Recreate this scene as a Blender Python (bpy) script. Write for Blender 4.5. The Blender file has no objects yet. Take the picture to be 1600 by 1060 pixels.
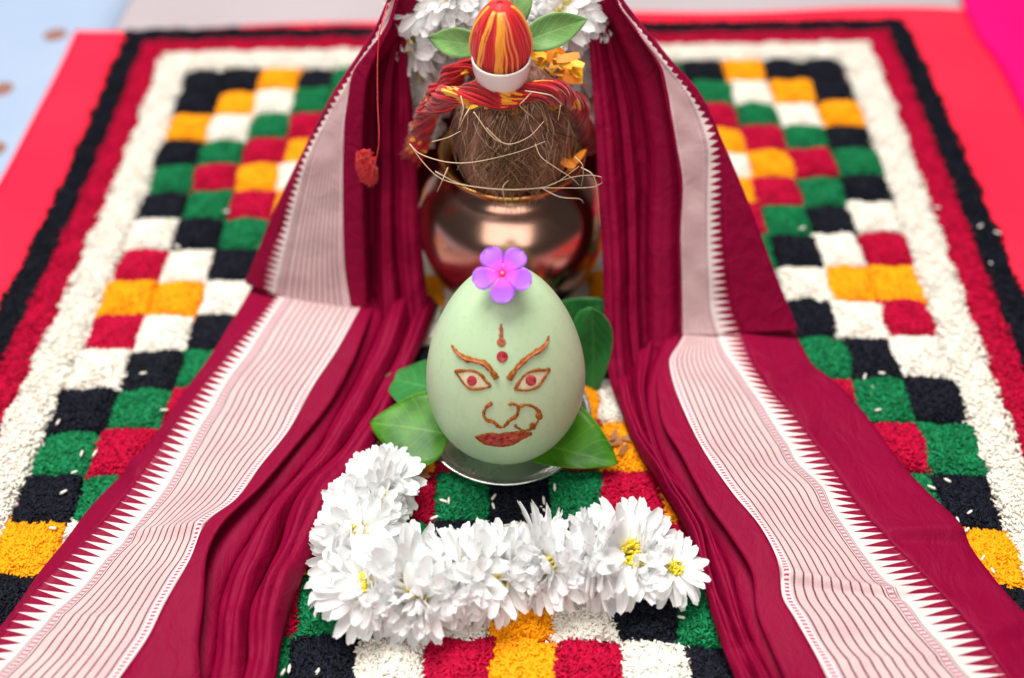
import bpy, math, random
import numpy as np
from mathutils import Vector, Matrix
from mathutils.bvhtree import BVHTree

random.seed(7)
rng = np.random.default_rng(7)
scene = bpy.context.scene
col = scene.collection

# ------------------------------------------------------------------ camera
FPX = 1584.3
CAM = np.array([-0.0012, -0.5955, 0.6029])
PITCH, YAW, ROLL = 0.8335, 0.0012, -0.0164
def _rot():
    a = math.pi / 2 - PITCH
    rx = np.array([[1, 0, 0], [0, math.cos(a), -math.sin(a)], [0, math.sin(a), math.cos(a)]])
    rz = np.array([[math.cos(YAW), -math.sin(YAW), 0], [math.sin(YAW), math.cos(YAW), 0], [0, 0, 1]])
    rr = np.array([[math.cos(ROLL), -math.sin(ROLL), 0], [math.sin(ROLL), math.cos(ROLL), 0], [0, 0, 1]])
    return rz @ rx @ rr
CR = _rot()
cd = bpy.data.cameras.new('camera')
cam = bpy.data.objects.new('camera', cd)
col.objects.link(cam)
cam.matrix_world = Matrix.Translation(Vector(CAM)) @ Matrix(CR.tolist()).to_4x4()
cd.sensor_width = 36.0
cd.lens = 36.0 * FPX / 1600.0
cd.clip_start, cd.clip_end = 0.01, 50
cd.dof.use_dof = True
cd.dof.focus_distance = 0.660
cd.dof.aperture_fstop = 2.0
scene.camera = cam

# ------------------------------------------------------------------ light
world = bpy.data.worlds.new('World')
scene.world = world
world.use_nodes = True
bg = world.node_tree.nodes['Background']
bg.inputs[0].default_value = (0.93, 0.96, 1.0, 1)
bg.inputs[1].default_value = 0.07
def area(name, loc, target, size, power, colr):
    d = bpy.data.lights.new(name, 'AREA')
    d.shape = 'RECTANGLE'; d.size, d.size_y = size
    d.energy = power; d.color = colr
    o = bpy.data.objects.new(name, d); col.objects.link(o)
    o.location = loc
    o.rotation_euler = (Vector(target) - Vector(loc)).to_track_quat('-Z', 'Y').to_euler()
    return o
area('overhead_light', (-0.30, 0.45, 2.75), (0, -0.05, 0), (1.8, 1.5), 146, (1.0, 0.98, 0.95))
area('window_light', (-0.25, -1.75, 1.75), (0, 0.0, 0.05), (2.3, 1.5), 30, (1.0, 0.97, 0.93))
scene.view_settings.view_transform = 'Standard'
scene.view_settings.look = 'None'
scene.view_settings.exposure = 0.0
scene.view_settings.gamma = 1.0
scene.cycles.use_denoising = True
scene.cycles.max_bounces = 8

# ------------------------------------------------------------------ pixel helpers
def ray(px, py):
    d = CR @ np.array([(px - 800) / FPX, (530 - py) / FPX, -1.0])
    return d / np.linalg.norm(d)
def uz(px, py, z):
    d = ray(px, py); return CAM + d * (z - CAM[2]) / d[2]
def uy(px, py, y):
    d = ray(px, py); return CAM + d * (y - CAM[1]) / d[1]

# ------------------------------------------------------------------ object helpers
def tag(o, label=None, cat=None, group=None, kind=None):
    if label: o['label'] = label
    if cat: o['category'] = cat
    if group: o['group'] = group
    if kind: o['kind'] = kind
    return o
def empty(name, loc):
    o = bpy.data.objects.new(name, None); col.objects.link(o)
    o.location = Vector(loc); o.empty_display_size = 0.02
    return o
def wloc(o):
    v = Vector((0, 0, 0))
    while o is not None:
        v += o.location; o = o.parent
    return v
def make_mesh(name, V, F, mat, smooth=True, uv=None, tint=None):
    V = np.asarray(V, dtype=np.float32)
    me = bpy.data.meshes.new(name)
    if isinstance(F, np.ndarray) and F.ndim == 2:
        n, k = F.shape
        me.vertices.add(len(V)); me.vertices.foreach_set('co', V.ravel())
        me.loops.add(n * k); me.loops.foreach_set('vertex_index', F.astype(np.int32).ravel())
        me.polygons.add(n)
        me.polygons.foreach_set('loop_start', np.arange(0, n * k, k, dtype=np.int32))
        me.update(calc_edges=True)
    else:
        me.from_pydata(V.tolist(), [], [list(map(int, f)) for f in F])
        me.update()
    if smooth: me.polygons.foreach_set('use_smooth', np.ones(len(me.polygons), dtype=bool))
    li = np.zeros(len(me.loops), dtype=np.int32); me.loops.foreach_get('vertex_index', li)
    if uv is not None:
        l = me.uv_layers.new(name='UVMap')
        l.data.foreach_set('uv', np.asarray(uv, dtype=np.float32)[li].ravel())
    if tint is not None:
        a = me.attributes.new('tint', 'FLOAT', 'POINT')
        a.data.foreach_set('value', np.asarray(tint, dtype=np.float32))
    if mat is not None: me.materials.append(mat)
    return me
def obj(name, V, F, mat, parent=None, origin=None, **k):
    """one mesh object; V in world coordinates"""
    V = np.asarray(V, dtype=float)
    if parent is not None: o0 = np.array(wloc(parent)) if origin is None else np.array(origin)
    else: o0 = np.array(origin) if origin is not None else np.array([V[:, 0].mean(), V[:, 1].mean(), V[:, 2].min()])
    me = make_mesh(name, V - o0, F, mat, **k)
    o = bpy.data.objects.new(name, me); col.objects.link(o)
    o.parent = parent
    o.location = Vector(o0) - (wloc(parent) if parent else Vector((0, 0, 0)))
    return o
def solidify(o, t, offset=0):
    m = o.modifiers.new('thickness', 'SOLIDIFY'); m.thickness = t; m.offset = offset
    return o
def bevel(o, w, seg=2):
    m = o.modifiers.new('bevel', 'BEVEL'); m.width = w; m.segments = seg
def grid_faces(nr, nc, closed=False):
    i, j = np.meshgrid(np.arange(nr - 1), np.arange(nc if closed else nc - 1), indexing='ij')
    j2 = (j + 1) % nc
    return np.stack([i * nc + j, i * nc + j2, (i + 1) * nc + j2, (i + 1) * nc + j], -1).reshape(-1, 4)
def catmull(P, n):
    P = np.asarray(P, float)
    seg = np.linalg.norm(np.diff(P, axis=0), axis=1)
    t = np.r_[0, np.cumsum(np.sqrt(seg + 1e-12))]
    s_dense = []
    Q = np.vstack([2 * P[0] - P[1], P, 2 * P[-1] - P[-2]])
    out = []
    for k in range(len(P) - 1):
        p0, p1, p2, p3 = Q[k:k + 4]
        u = np.linspace(0, 1, 24, endpoint=(k == len(P) - 2))[:, None]
        # centripetal-ish tangents limited by chord
        m1 = (p2 - p0) * 0.5; m2 = (p3 - p1) * 0.5
        L = np.linalg.norm(p2 - p1)
        for m in (m1, m2):
            l = np.linalg.norm(m)
            if l > L: m *= L / l
        h = (2*u**3-3*u**2+1)*p1 + (u**3-2*u**2+u)*m1 + (-2*u**3+3*u**2)*p2 + (u**3-u**2)*m2
        out.append(h)
    D = np.vstack(out)
    a = np.r_[0, np.cumsum(np.linalg.norm(np.diff(D, axis=0), axis=1))]
    q = np.linspace(0, a[-1], n)
    return np.stack([np.interp(q, a, D[:, c]) for c in range(D.shape[1])], 1)
def tube_geo(P, r, sides=6, cap=True, twist=0):
    """P (n,3) path, r scalar or (n,) -> V,F"""
    P = np.asarray(P, float); n = len(P)
    r = np.full(n, r) if np.isscalar(r) else np.asarray(r)
    T = np.gradient(P, axis=0); T /= np.linalg.norm(T, axis=1)[:, None] + 1e-12
    up = np.array([0.31, 0.17, 0.93]); N = np.cross(T, up); N /= np.linalg.norm(N, axis=1)[:, None] + 1e-9
    B = np.cross(T, N)
    a = np.linspace(0, 2 * np.pi, sides, endpoint=False)
    V = P[:, None] + r[:, None, None] * (np.cos(a)[None, :, None] * N[:, None] + np.sin(a)[None, :, None] * B[:, None])
    V = V.reshape(-1, 3)
    F = [tuple(f) for f in grid_faces(n, sides, True)]
    if cap:
        F.append(tuple(range(sides))[::-1]); F.append(tuple(range((n - 1) * sides, n * sides)))
    return V, F
class Geo:
    def __init__(s): s.V = []; s.F = []; s.t = []; s.n = 0
    def add(s, V, F, tint=0.5):
        s.V.append(np.asarray(V)); s.F += [tuple(int(i) + s.n for i in f) for f in F]
        s.t.append(np.full(len(V), tint) if np.isscalar(tint) else np.asarray(tint)); s.n += len(V)
    def build(s, name, mat, parent=None, **k):
        return obj(name, np.vstack(s.V), s.F, mat, parent, tint=np.concatenate(s.t), **k)
def lathe(profile, n=64, center=(0, 0, 0)):
    pr = np.asarray(profile, float)
    a = np.linspace(0, 2 * np.pi, n, endpoint=False)
    V = np.stack([pr[:, 0, None] * np.cos(a), pr[:, 0, None] * np.sin(a), np.repeat(pr[:, 1, None], n, 1)], -1).reshape(-1, 3)
    return V + np.array(center), grid_faces(len(pr), n, True)

# ------------------------------------------------------------------ material helpers
class NT:
    def __init__(s, name):
        s.m = bpy.data.materials.new(name); s.m.use_nodes = True
        s.t = s.m.node_tree; s.b = s.t.nodes['Principled BSDF']
    def n(s, typ, **k):
        x = s.t.nodes.new(typ)
        for a, v in k.items(): setattr(x, a, v)
        return x
    def link(s, a, b): s.t.links.new(a, b)
    def val(s, sock, v):
        if isinstance(v, bpy.types.NodeSocket): s.link(v, sock)
        else: sock.default_value = v
    def math(s, op, a, b=0.0, c=0.0, clamp=False):
        x = s.n('ShaderNodeMath', operation=op, use_clamp=clamp)
        s.val(x.inputs[0], a); s.val(x.inputs[1], b); s.val(x.inputs[2], c)
        return x.outputs[0]
    def mix(s, f, a, b):
        x = s.n('ShaderNodeMix', data_type='RGBA')
        s.val(x.inputs[0], f); s.val(x.inputs[6], a); s.val(x.inputs[7], b)
        return x.outputs[2]
    def noise(s, scale, detail=3, rough=0.5, vec=None, dist=0.0):
        x = s.n('ShaderNodeTexNoise'); x.inputs['Scale'].default_value = scale
        x.inputs['Detail'].default_value = detail; x.inputs['Roughness'].default_value = rough
        x.inputs['Distortion'].default_value = dist
        if vec is not None: s.link(vec, x.inputs['Vector'])
        return x.outputs[0]
    def coord(s, which='Object'):
        return s.n('ShaderNodeTexCoord').outputs[which]
    def scaled(s, vec, sc):
        x = s.n('ShaderNodeMapping'); x.inputs['Scale'].default_value = sc
        s.link(vec, x.inputs[0]); return x.outputs[0]
    def attr(s, name='tint'):
        x = s.n('ShaderNodeAttribute'); x.attribute_name = name; return x.outputs['Fac']
    def ramp(s, f, stops):
        x = s.n('ShaderNodeValToRGB'); e = x.color_ramp.elements
        while len(e) < len(stops): e.new(0.5)
        for k, (p, c) in enumerate(stops): e[k].position = p; e[k].color = c
        s.val(x.inputs[0], f); return x.outputs[0]
    def bump(s, h, strength=0.3, dist=0.001):
        x = s.n('ShaderNodeBump'); x.inputs['Strength'].default_value = strength
        x.inputs['Distance'].default_value = dist
        s.link(h, x.inputs['Height']); s.link(x.outputs[0], s.b.inputs['Normal'])
    def set(s, color=None, rough=None, metal=None, spec=None, sheen=None, sss=None, ssr=None, coat=None, trans=None):
        b = s.b.inputs
        if color is not None: s.val(b['Base Color'], color)
        if rough is not None: s.val(b['Roughness'], rough)
        if metal is not None: s.val(b['Metallic'], metal)
        if spec is not None: s.val(b['Specular IOR Level'], spec)
        if sheen is not None: b['Sheen Weight'].default_value = sheen
        if coat is not None: b['Coat Weight'].default_value = coat; b['Coat Roughness'].default_value = 0.15
        if sss is not None:
            b['Subsurface Weight'].default_value = sss
            b['Subsurface Scale'].default_value = 0.006
            if ssr: b['Subsurface Radius'].default_value = ssr
        return s.m
def C(r, g, b): return (r, g, b, 1.0)
def srgb(r, g, b):
    f = lambda c: (c / 255 / 12.92) if c <= 10 else ((c / 255 + 0.055) / 1.055) ** 2.4
    return (f(r), f(g), f(b), 1.0)
def shade(c, k): return (min(1, c[0] * k), min(1, c[1] * k), min(1, c[2] * k), 1.0)

def rice_mat(name, base, lo=0.72, hi=1.2, spec=0.35, rough=0.45, alt=None):
    m = NT(name); t = m.attr()
    stops = [(0.0, shade(base, lo)), (0.6, base), (1.0, shade(base, hi))]
    c = m.ramp(t, stops)
    if alt is not None:
        c = m.mix(m.math('GREATER_THAN', t, 0.93), c, alt)
    n = m.noise(900, 2, vec=m.coord())
    c = m.mix(m.math('MULTIPLY', n, 0.25), c, shade(base, 0.75))
    return m.set(c, rough, spec=spec)
RICE = {
    'K': rice_mat('black_rice', C(0.0055, 0.0062, 0.0115), 0.6, 2.0, 0.10, 0.5),
    'W': rice_mat('white_rice', C(0.80, 0.755, 0.665), 0.88, 1.12, 0.1, 0.5, alt=C(0.75, 0.62, 0.50)),
    'O': rice_mat('orange_rice', C(0.96, 0.36, 0.003), 0.84, 1.05, 0.12, 0.55, alt=C(0.90, 0.22, 0.005)),
    'G': rice_mat('green_rice', C(0.004, 0.15, 0.05), 0.55, 1.7, 0.12, 0.5),
    'M': rice_mat('crimson_rice', C(0.44, 0.003, 0.035), 0.7, 1.3, 0.06, 0.5),
}

def silk(name, base):
    m = NT(name); co = m.coord()
    n1 = m.noise(22, 5, 0.6, vec=co)
    c = m.mix(n1, shade(base, 0.80), shade(base, 1.15))
    w = m.noise(1500, 1, vec=m.scaled(co, (1, 0.25, 1)))
    f = m.noise(55, 4, 0.55, vec=m.scaled(co, (1.0, 0.6, 1.0)), dist=0.6)
    h = m.math('ADD', m.math('MULTIPLY', w, 0.05), f)
    m.bump(h, 0.6, 0.005)
    return m.set(c, 0.58, spec=0.08)
MAROON = silk('maroon_silk', C(0.215, 0.0012, 0.029))

def zari_mat():
    m = NT('zari_weave')
    uvn = m.n('ShaderNodeUVMap').outputs[0]
    sep = m.n('ShaderNodeSeparateXYZ'); m.link(uvn, sep.inputs[0])
    u, v = sep.outputs[0], sep.outputs[1]
    maroon = C(0.215, 0.0012, 0.029); pale = C(0.70, 0.49, 0.50); white = C(0.66, 0.55, 0.53); dark = C(0.07, 0.010, 0.02)
    M = m.math
    def band(a, b): return M('MULTIPLY', M('GREATER_THAN', u, a), M('LESS_THAN', u, b))
    WT = 0.175
    tri = M('ABSOLUTE', M('SUBTRACT', M('MULTIPLY', M('FRACT', M('DIVIDE', v, 0.0056)), 2.0), 1.0))
    tri = M('POWER', tri, 0.85)
    in_tri = M('GREATER_THAN', M('DIVIDE', u, WT), tri)
    # stripes field
    n1 = m.noise(34, 3, vec=m.coord())
    field = m.mix(n1, C(0.50, 0.315, 0.335), C(0.66, 0.51, 0.475))
    twill = M('FRACT', M('ADD', M('MULTIPLY', v, 1250.0), M('MULTIPLY', u, 55.0)))
    field = m.mix(M('MULTIPLY', M('LESS_THAN', twill, 0.35), 0.28), field, C(0.45, 0.20, 0.25))
    st = M('FRACT', M('DIVIDE', M('SUBTRACT', u, 0.30), 0.0665))
    dash = M('GREATER_THAN', M('FRACT', M('MULTIPLY', v, 700.0)), 0.18)
    ln = M('LESS_THAN', st, M('ADD', 0.15, M('MULTIPLY', dash, 0.05)))
    ln = M('MULTIPLY', ln, band(0.32, 0.925))
    c = m.mix(ln, field, C(0.10, 0.02, 0.035))
    # white base of the triangles
    c = m.mix(band(0.0, 0.215), c, white)
    # ladder
    c = m.mix(band(0.215, 0.29), c, C(0.60, 0.46, 0.46))
    lad = M('LESS_THAN', M('FRACT', M('DIVIDE', v, 0.0027)), 0.45)
    c = m.mix(M('MULTIPLY', lad, band(0.233, 0.268)), c, C(0.40, 0.10, 0.16))
    for a, b in ((0.205, 0.211), (0.222, 0.228), (0.272, 0.278), (0.292, 0.303)):
        c = m.mix(band(a, b), c, dark)
    # inner edging
    c = m.mix(band(0.93, 0.985), c, C(0.74, 0.55, 0.55))
    lad2 = M('LESS_THAN', M('FRACT', M('DIVIDE', v, 0.0024)), 0.5)
    c = m.mix(M('MULTIPLY', lad2, band(0.942, 0.975)), c, C(0.36, 0.05, 0.11))
    c = m.mix(band(0.983, 1.01), c, white)
    c = m.mix(M('MULTIPLY', band(-0.1, WT), M('SUBTRACT', 1.0, in_tri)), c, maroon)
    f = m.noise(60, 4, 0.55, vec=m.coord(), dist=0.6)
    m.bump(f, 0.30, 0.004)
    return m.set(c, 0.55, spec=0.15)
ZARI = zari_mat()
WHITE_THREAD = NT('white_thread').set(C(0.8, 0.72, 0.68), 0.6)

# =================================================================== SETTING
def floor_material():
    m = NT('floor_stone'); co = m.coord()
    n = m.noise(5, 4, vec=co)
    return m.set(m.mix(n, C(0.36, 0.30, 0.32), C(0.46, 0.40, 0.42)), 0.5)
s = 6.0
floor = obj('floor', [(-s, -s, -0.006), (s, -s, -0.006), (s, s, -0.006), (-s, s, -0.006)], [(0, 1, 2, 3)], floor_material(), smooth=False, origin=(0, 0, -0.006))
tag(floor, kind='structure')

def sheet(name, x0, x1, y0, y1, nx, ny, zf, edge, mat, t):
    X, Y = np.meshgrid(np.linspace(x0, x1, nx), np.linspace(y0, y1, ny))
    X, Y = edge(X, Y)
    Z = zf(X, Y)
    o = obj(name, np.stack([X, Y, Z], -1).reshape(-1, 3), grid_faces(ny, nx), mat, uv=np.stack([X, Y], -1).reshape(-1, 2))
    return solidify(o, t, -1)
# pale blue printed sheet
def blue_material():
    m = NT('pale_blue_print'); co = m.n('ShaderNodeUVMap').outputs[0]
    base = m.mix(m.noise(9, 3, vec=co), C(0.27, 0.35, 0.50), C(0.36, 0.43, 0.54))
    sep = m.n('ShaderNodeSeparateXYZ'); m.link(co, sep.inputs[0])
    def dotf(cx, cy):
        a = m.math('SUBTRACT', sep.outputs[0], cx); b = m.math('SUBTRACT', sep.outputs[1], cy)
        # repeats on a staggered lattice of 0.21 m
        a = m.math('SUBTRACT', m.math('FRACT', m.math('ADD', m.math('DIVIDE', a, 0.21), 0.5)), 0.5)
        b = m.math('SUBTRACT', m.math('FRACT', m.math('ADD', m.math('DIVIDE', b, 0.21), 0.5)), 0.5)
        d = m.math('SQRT', m.math('ADD', m.math('MULTIPLY', a, a), m.math('MULTIPLY', b, b)))
        return m.math('LESS_THAN', d, 0.062)
    f = m.math('MAXIMUM', dotf(-0.509, 0.427), dotf(-0.535, 0.321))
    return m.set(m.mix(f, base, C(0.26, 0.13, 0.10)), 0.8, spec=0.05)
bs = sheet('printed_sheet', -1.3, -0.445, -0.6, 0.85, 20, 30, lambda X, Y: -0.0035 + 0 * X + 0.0006 * np.sin(9 * X + 5 * Y),
           lambda X, Y: (X + np.where(X > -0.46, 0.012 * (Y - 0.4), 0), Y), blue_material(), 0.0012)
tag(bs, 'pale blue sheet with tan printed dots beside the red cloth', 'sheet')
# red cloth
def red_material():
    m = NT('red_cloth'); co = m.coord()
    n = m.noise(6, 3, vec=co)
    c = m.mix(n, C(0.86, 0.010, 0.042), C(0.93, 0.028, 0.062))
    w = m.noise(1100, 1, vec=co); m.bump(w, 0.2, 0.0005)
    return m.set(c, 0.8, spec=0.06)
def red_edge(X, Y):
    back = 0.440 + 0.022 * (X + 0.1) + 0.004 * np.sin(7 * X + 1) + 0.003 * np.sin(19 * X)
    k = np.clip((Y - 0.2) / 0.24, 0, 1)
    left = -0.487 + 0.004 * np.sin(6 * Y)
    kx = np.clip((-0.35 - X) / 0.137, 0, 1)
    return X * (1 - kx * 0) + kx * (left + 0.487), Y + k * (back - 0.44)
def red_z(X, Y):
    r = np.maximum(np.abs(X) / 0.47, np.abs(Y + 0.0) / 0.45)
    k = np.clip((r - 0.98) / 0.12, 0, 1)
    return 0.0 + k * (0.0016 * np.sin(23 * X + 11 * Y) + 0.0012 * np.sin(37 * Y - 9 * X))
rc = sheet('red_cloth', -0.487, 0.95, -0.62, 0.44, 120, 100, red_z, red_edge, red_material(), 0.0016)
tag(rc, 'bright red cloth spread flat under the rice pattern', 'cloth')
# magenta cloth at the corner
def mag_z(X, Y):
    d = X - (0.512 + 0.10 * np.clip(Y - 0.36, 0, 1) ** 1.2)
    return 0.005 + 0.012 * (1 - np.exp(-np.clip(d, 0, 1) / 0.018)) + 0.003 * np.sin(30 * Y + 20 * X) * np.clip(d / 0.05, 0, 1)
def magenta_material():
    m = NT('magenta_cloth'); c = m.mix(m.noise(8, 2, vec=m.coord()), C(0.85, 0.002, 0.115), C(0.90, 0.003, 0.14))
    return m.set(c, 0.7, spec=0.06)
mg = sheet('magenta_cloth', 0.50, 0.95, 0.02, 0.62, 60, 70, mag_z,
           lambda X, Y: (X + (0.008 + 0.12 * np.clip(Y - 0.38, 0, 1) + 0.18 * np.clip(0.2 - Y, 0, 1) + 0.003 * np.sin(25 * Y)) * np.clip((0.95 - X) / 0.45, 0, 1), Y), magenta_material(), 0.0016)
tag(mg, 'bright magenta cloth folded over the edge of the red cloth', 'cloth')

# =================================================================== RICE PATTERN
def grains(P, Dr, L, R, sides=5):
    """P,Dr (n,3) centres and unit directions -> V,F(tri array),index"""
    n = len(P)
    up = np.array([0.13, 0.21, 0.97])
    N = np.cross(Dr, up); N /= np.linalg.norm(N, axis=1)[:, None] + 1e-9
    B = np.cross(Dr, N)
    a = np.linspace(0, 2 * np.pi, sides, endpoint=False)
    rings = []
    for t, k in ((-0.30, 0.86), (0.22, 1.0)):
        rings.append(P[:, None] + Dr[:, None] * (L * t)[:, None, None] + (R * k)[:, None, None] * (np.cos(a)[None, :, None] * N[:, None] + np.sin(a)[None, :, None] * B[:, None]))
    tips = np.stack([P - Dr * (L * 0.5)[:, None], P + Dr * (L * 0.5)[:, None]], 1)
    V = np.concatenate([rings[0], rings[1], tips], 1)          # n, 2s+2, 3
    k = 2 * sides + 2
    f = []
    for i in range(sides):
        j = (i + 1) % sides
        f += [(2 * sides, j, i), (i, j, sides + j), (i, sides + j, sides + i), (sides + i, sides + j, 2 * sides + 1)]
    f = np.array(f)
    F = (f[None] + (np.arange(n) * k)[:, None, None]).reshape(-1, 3)
    return V.reshape(-1, 3), F, k
CELL = 0.04
def mound(u, v, H):
    a = np.clip(1 - np.abs(u) ** 2.4, 0, 1); b = np.clip(1 - np.abs(v) ** 2.4, 0, 1)
    return H * np.sqrt(a * b) 
def cell_mesh(k, n=850, H=0.0078):
    r = np.random.default_rng(100 + k)
    half = CELL / 2
    u = r.uniform(-1, 1, n); v = r.uniform(-1, 1, n)
    ragged = 1.0 + r.normal(0, 0.13, n)
    x = u * half * ragged; y = v * half * ragged
    x += 0.0019 * np.sin(y * 170 + 1.3 * k); y += 0.0019 * np.sin(x * 150 + 2 * k)
    corner = np.clip(np.hypot(u, v) - 1.15, 0, 1); x *= 1 - 0.22 * corner; y *= 1 - 0.22 * corner
    lump = 0.0013 * np.sin(x * 190 + k) * np.sin(y * 210 + 2.1 * k)
    z = mound(np.clip(x / half, -1, 1), np.clip(y / half, -1, 1), H) + lump + 0.0009 + r.uniform(-0.0006, 0.0007, n)
    z = np.maximum(z, 0.0011)
    az = r.uniform(0, 2 * np.pi, n); el = r.normal(0, 0.16, n)
    D = np.stack([np.cos(az) * np.cos(el), np.sin(az) * np.cos(el), np.sin(el)], 1)
    L = r.uniform(0.0046, 0.0064, n); R = r.uniform(0.00072, 0.00094, n)
    V, F, kk = grains(np.stack([x, y, z], 1), D, L, R)
    t = np.repeat(r.uniform(0, 1, n), kk)
    # solid heap under the grains
    m = 21
    U, W = np.meshgrid(np.linspace(-1, 1, m), np.linspace(-1, 1, m))
    Z = np.maximum(mound(U, W, H) + 0.0013 * np.sin(U * half * 190 + k) * np.sin(W * half * 210 + 2.1 * k) + 0.0001, 0.0003)
    BV = np.stack([U * half * 0.985, W * half * 0.985, Z], -1).reshape(-1, 3)
    q = grid_faces(m, m); BF = np.vstack([q[:, [0, 1, 2]], q[:, [0, 2, 3]]])
    VV = np.vstack([BV, V]); FF = np.vstack([BF, F + len(BV)])
    return make_mesh('rice_square', VV, FF, RICE['W'], tint=np.r_[np.full(len(BV), 0.5), t])
VAR = [cell_mesh(k) for k in range(6)]
WX = [0.0033, -0.0006, 0.0008, 0.0018, -0.0042, -0.0039, 0.0122, 0.0039, -0.0033]
WY = [0.0041, 0.0035, -0.0015, 0.0088, -0.002, -0.0102, 0.0009, -0.0115, 0.0062]
def warp(x, y):
    u, v = np.asarray(x) / 0.32, np.asarray(y) / 0.32
    u_, v_ = np.clip(u, -1.15, 1.15), np.clip(v, -1.1, 1.1)
    f = np.stack([np.ones_like(u_), u_, v_, u_*v_, u_*u_, v_*v_, u_*u_*v_, u_*v_*v_, v_**3], -1)
    return np.asarray(x) + f @ np.array(WX) * 0.9, np.asarray(y) + f @ np.array(WY) * 0.9
COLS = {8: 'OMWKGKOKK', 7: 'OWKGMGWOK', 6: 'WKGMOMGWO', 5: 'KGMOWOMGK', 4: 'GMOWMWOMG', 3: 'MOWKWOMGK', 2: 'OWKGKWOKW', 1: 'WKGMGMOWM', 0: 'KGMOGKWOO'}
def colour(c, r):
    c, r = abs(c), abs(r)
    if c >= 5: return COLS[c][r]
    if r >= 5: return COLS[r][c]
    a, b = max(c, r), min(c, r)
    return {6: 'W', 5: 'K', 4: 'G', 3: 'M', 2: 'O', 1: 'W', 0: 'K'}[a - b]
rangoli = empty('rice_rangoli', (0, 0, 0))
tag(rangoli, 'square rangoli of coloured rice heaps with white, crimson and black borders', 'rangoli')
for r in range(-8, 9):
    for c in range(-8, 9):
        o = bpy.data.objects.new('rice_square', VAR[random.randrange(len(VAR))])
        col.objects.link(o); o.parent = rangoli
        x, y = warp(c * CELL, -r * CELL)
        o.location = (float(x) + random.gauss(0, .0013), float(y) + random.gauss(0, .0013), 0.0004)
        x2, y2 = warp((c + .5) * CELL, -r * CELL); x3, y3 = warp((c - .5) * CELL, -r * CELL)
        o.rotation_euler = (0, 0, random.choice((0, 1, 2, 3)) * math.pi / 2 + math.atan2(float(y2 - y3), float(x2 - x3)) + random.gauss(0, .05))
        x4, y4 = warp(c * CELL, (-r + .5) * CELL); x5, y5 = warp(c * CELL, (-r - .5) * CELL)
        kx = math.hypot(float(x2 - x3), float(y2 - y3)) / CELL; ky = math.hypot(float(x4 - x5), float(y4 - y5)) / CELL
        kk = max(kx, ky)
        o.scale = (kk * 1.03 * random.uniform(.97, 1.04), kk * 1.03 * random.uniform(.97, 1.04), random.uniform(0.75, 1.2))
        o.material_slots[0].link = 'OBJECT'
        o.material_slots[0].material = RICE[colour(c, r)]
def border_band(name, a, b, H, dens, mat, seed, lab):
    """a..b: half-extents of the square ring in metres"""
    r = np.random.default_rng(seed)
    w = b - a; mid = (a + b) / 2
    area_ = (2 * b) ** 2 - (2 * a) ** 2
    n = int(area_ * dens)
    side = r.integers(0, 4, n); s_ = r.uniform(-1, 1, n) * b; q = r.uniform(-1, 1, n)
    d = mid + q * w / 2 * 1.06
    wob = 0.0016 * np.sin(s_ * 95 + side) + 0.0011 * np.sin(s_ * 210 + 2 * side + seed)
    d = d + wob * np.sign(q) * np.abs(q) + 0.0009 * r.normal(size=n)
    keep = np.abs(s_) <= d
    side, s_, q, d = side[keep], s_[keep], q[keep], d[keep]; n = len(s_)
    X = np.choose(side, [s_, -s_, d, -d]); Y = np.choose(side, [d, -d, s_, -s_])
    Xw, Yw = warp(X, Y)
    z = H * np.sqrt(np.clip(1 - np.abs(q) ** 3, 0, 1)) + 0.0008 + r.uniform(-0.0006, 0.0006, n) + 0.0007 * np.sin(X * 140) * np.sin(Y * 155)
    z = np.maximum(z, 0.001)
    az = r.uniform(0, 2 * np.pi, n); el = r.normal(0, 0.25, n)
    D = np.stack([np.cos(az) * np.cos(el), np.sin(az) * np.cos(el), np.sin(el)], 1)
    V, F, kk = grains(np.stack([Xw, Yw, z], 1), D, r.uniform(0.0048, 0.0066, n), r.uniform(0.00085, 0.0011, n), 4)
    t = np.repeat(r.uniform(0, 1, n), kk)
    m, ns = 7, 60
    BV, BF = [], []
    for sd in range(4):
        Q, S = np.meshgrid(np.linspace(-1, 1, m), np.linspace(-1, 1, ns), indexing='ij')
        dd = mid + Q * w / 2
        ss = S * dd
        x = [ss, -ss, dd, -dd][sd]; y = [dd, -dd, ss, -ss][sd]
        zz = np.maximum(H * np.sqrt(np.clip(1 - np.abs(Q) ** 3, 0, 1)), 0.0004)
        xw, yw = warp(x, y)
        off = sum(map(len, BV))
        BV.append(np.stack([xw, yw, zz], -1).reshape(-1, 3))
        g = grid_faces(m, ns) + off
        BF.append(np.vstack([g[:, [0, 1, 2]], g[:, [0, 2, 3]]]))
    BV = np.vstack(BV); BF = np.vstack(BF)
    o = obj(name, np.vstack([BV, V]), np.vstack([BF, F + len(BV)]), mat, rangoli, tint=np.r_[np.full(len(BV), .3), t])
    tag(o, label=lab, kind='stuff')
E0 = 8.5 * CELL
border_band('rice_band', E0 + 0.001, E0 + 0.034, 0.0072, 210000, RICE['W'], 1, 'white rice band around the squares')
border_band('rice_band', E0 + 0.0350, E0 + 0.0605, 0.0040, 170000, RICE['M'], 2, 'crimson rice band outside the white band')
border_band('rice_band', E0 + 0.0615, E0 + 0.0855, 0.0040, 170000, RICE['K'], 3, 'black rice band at the outer edge')
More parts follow.
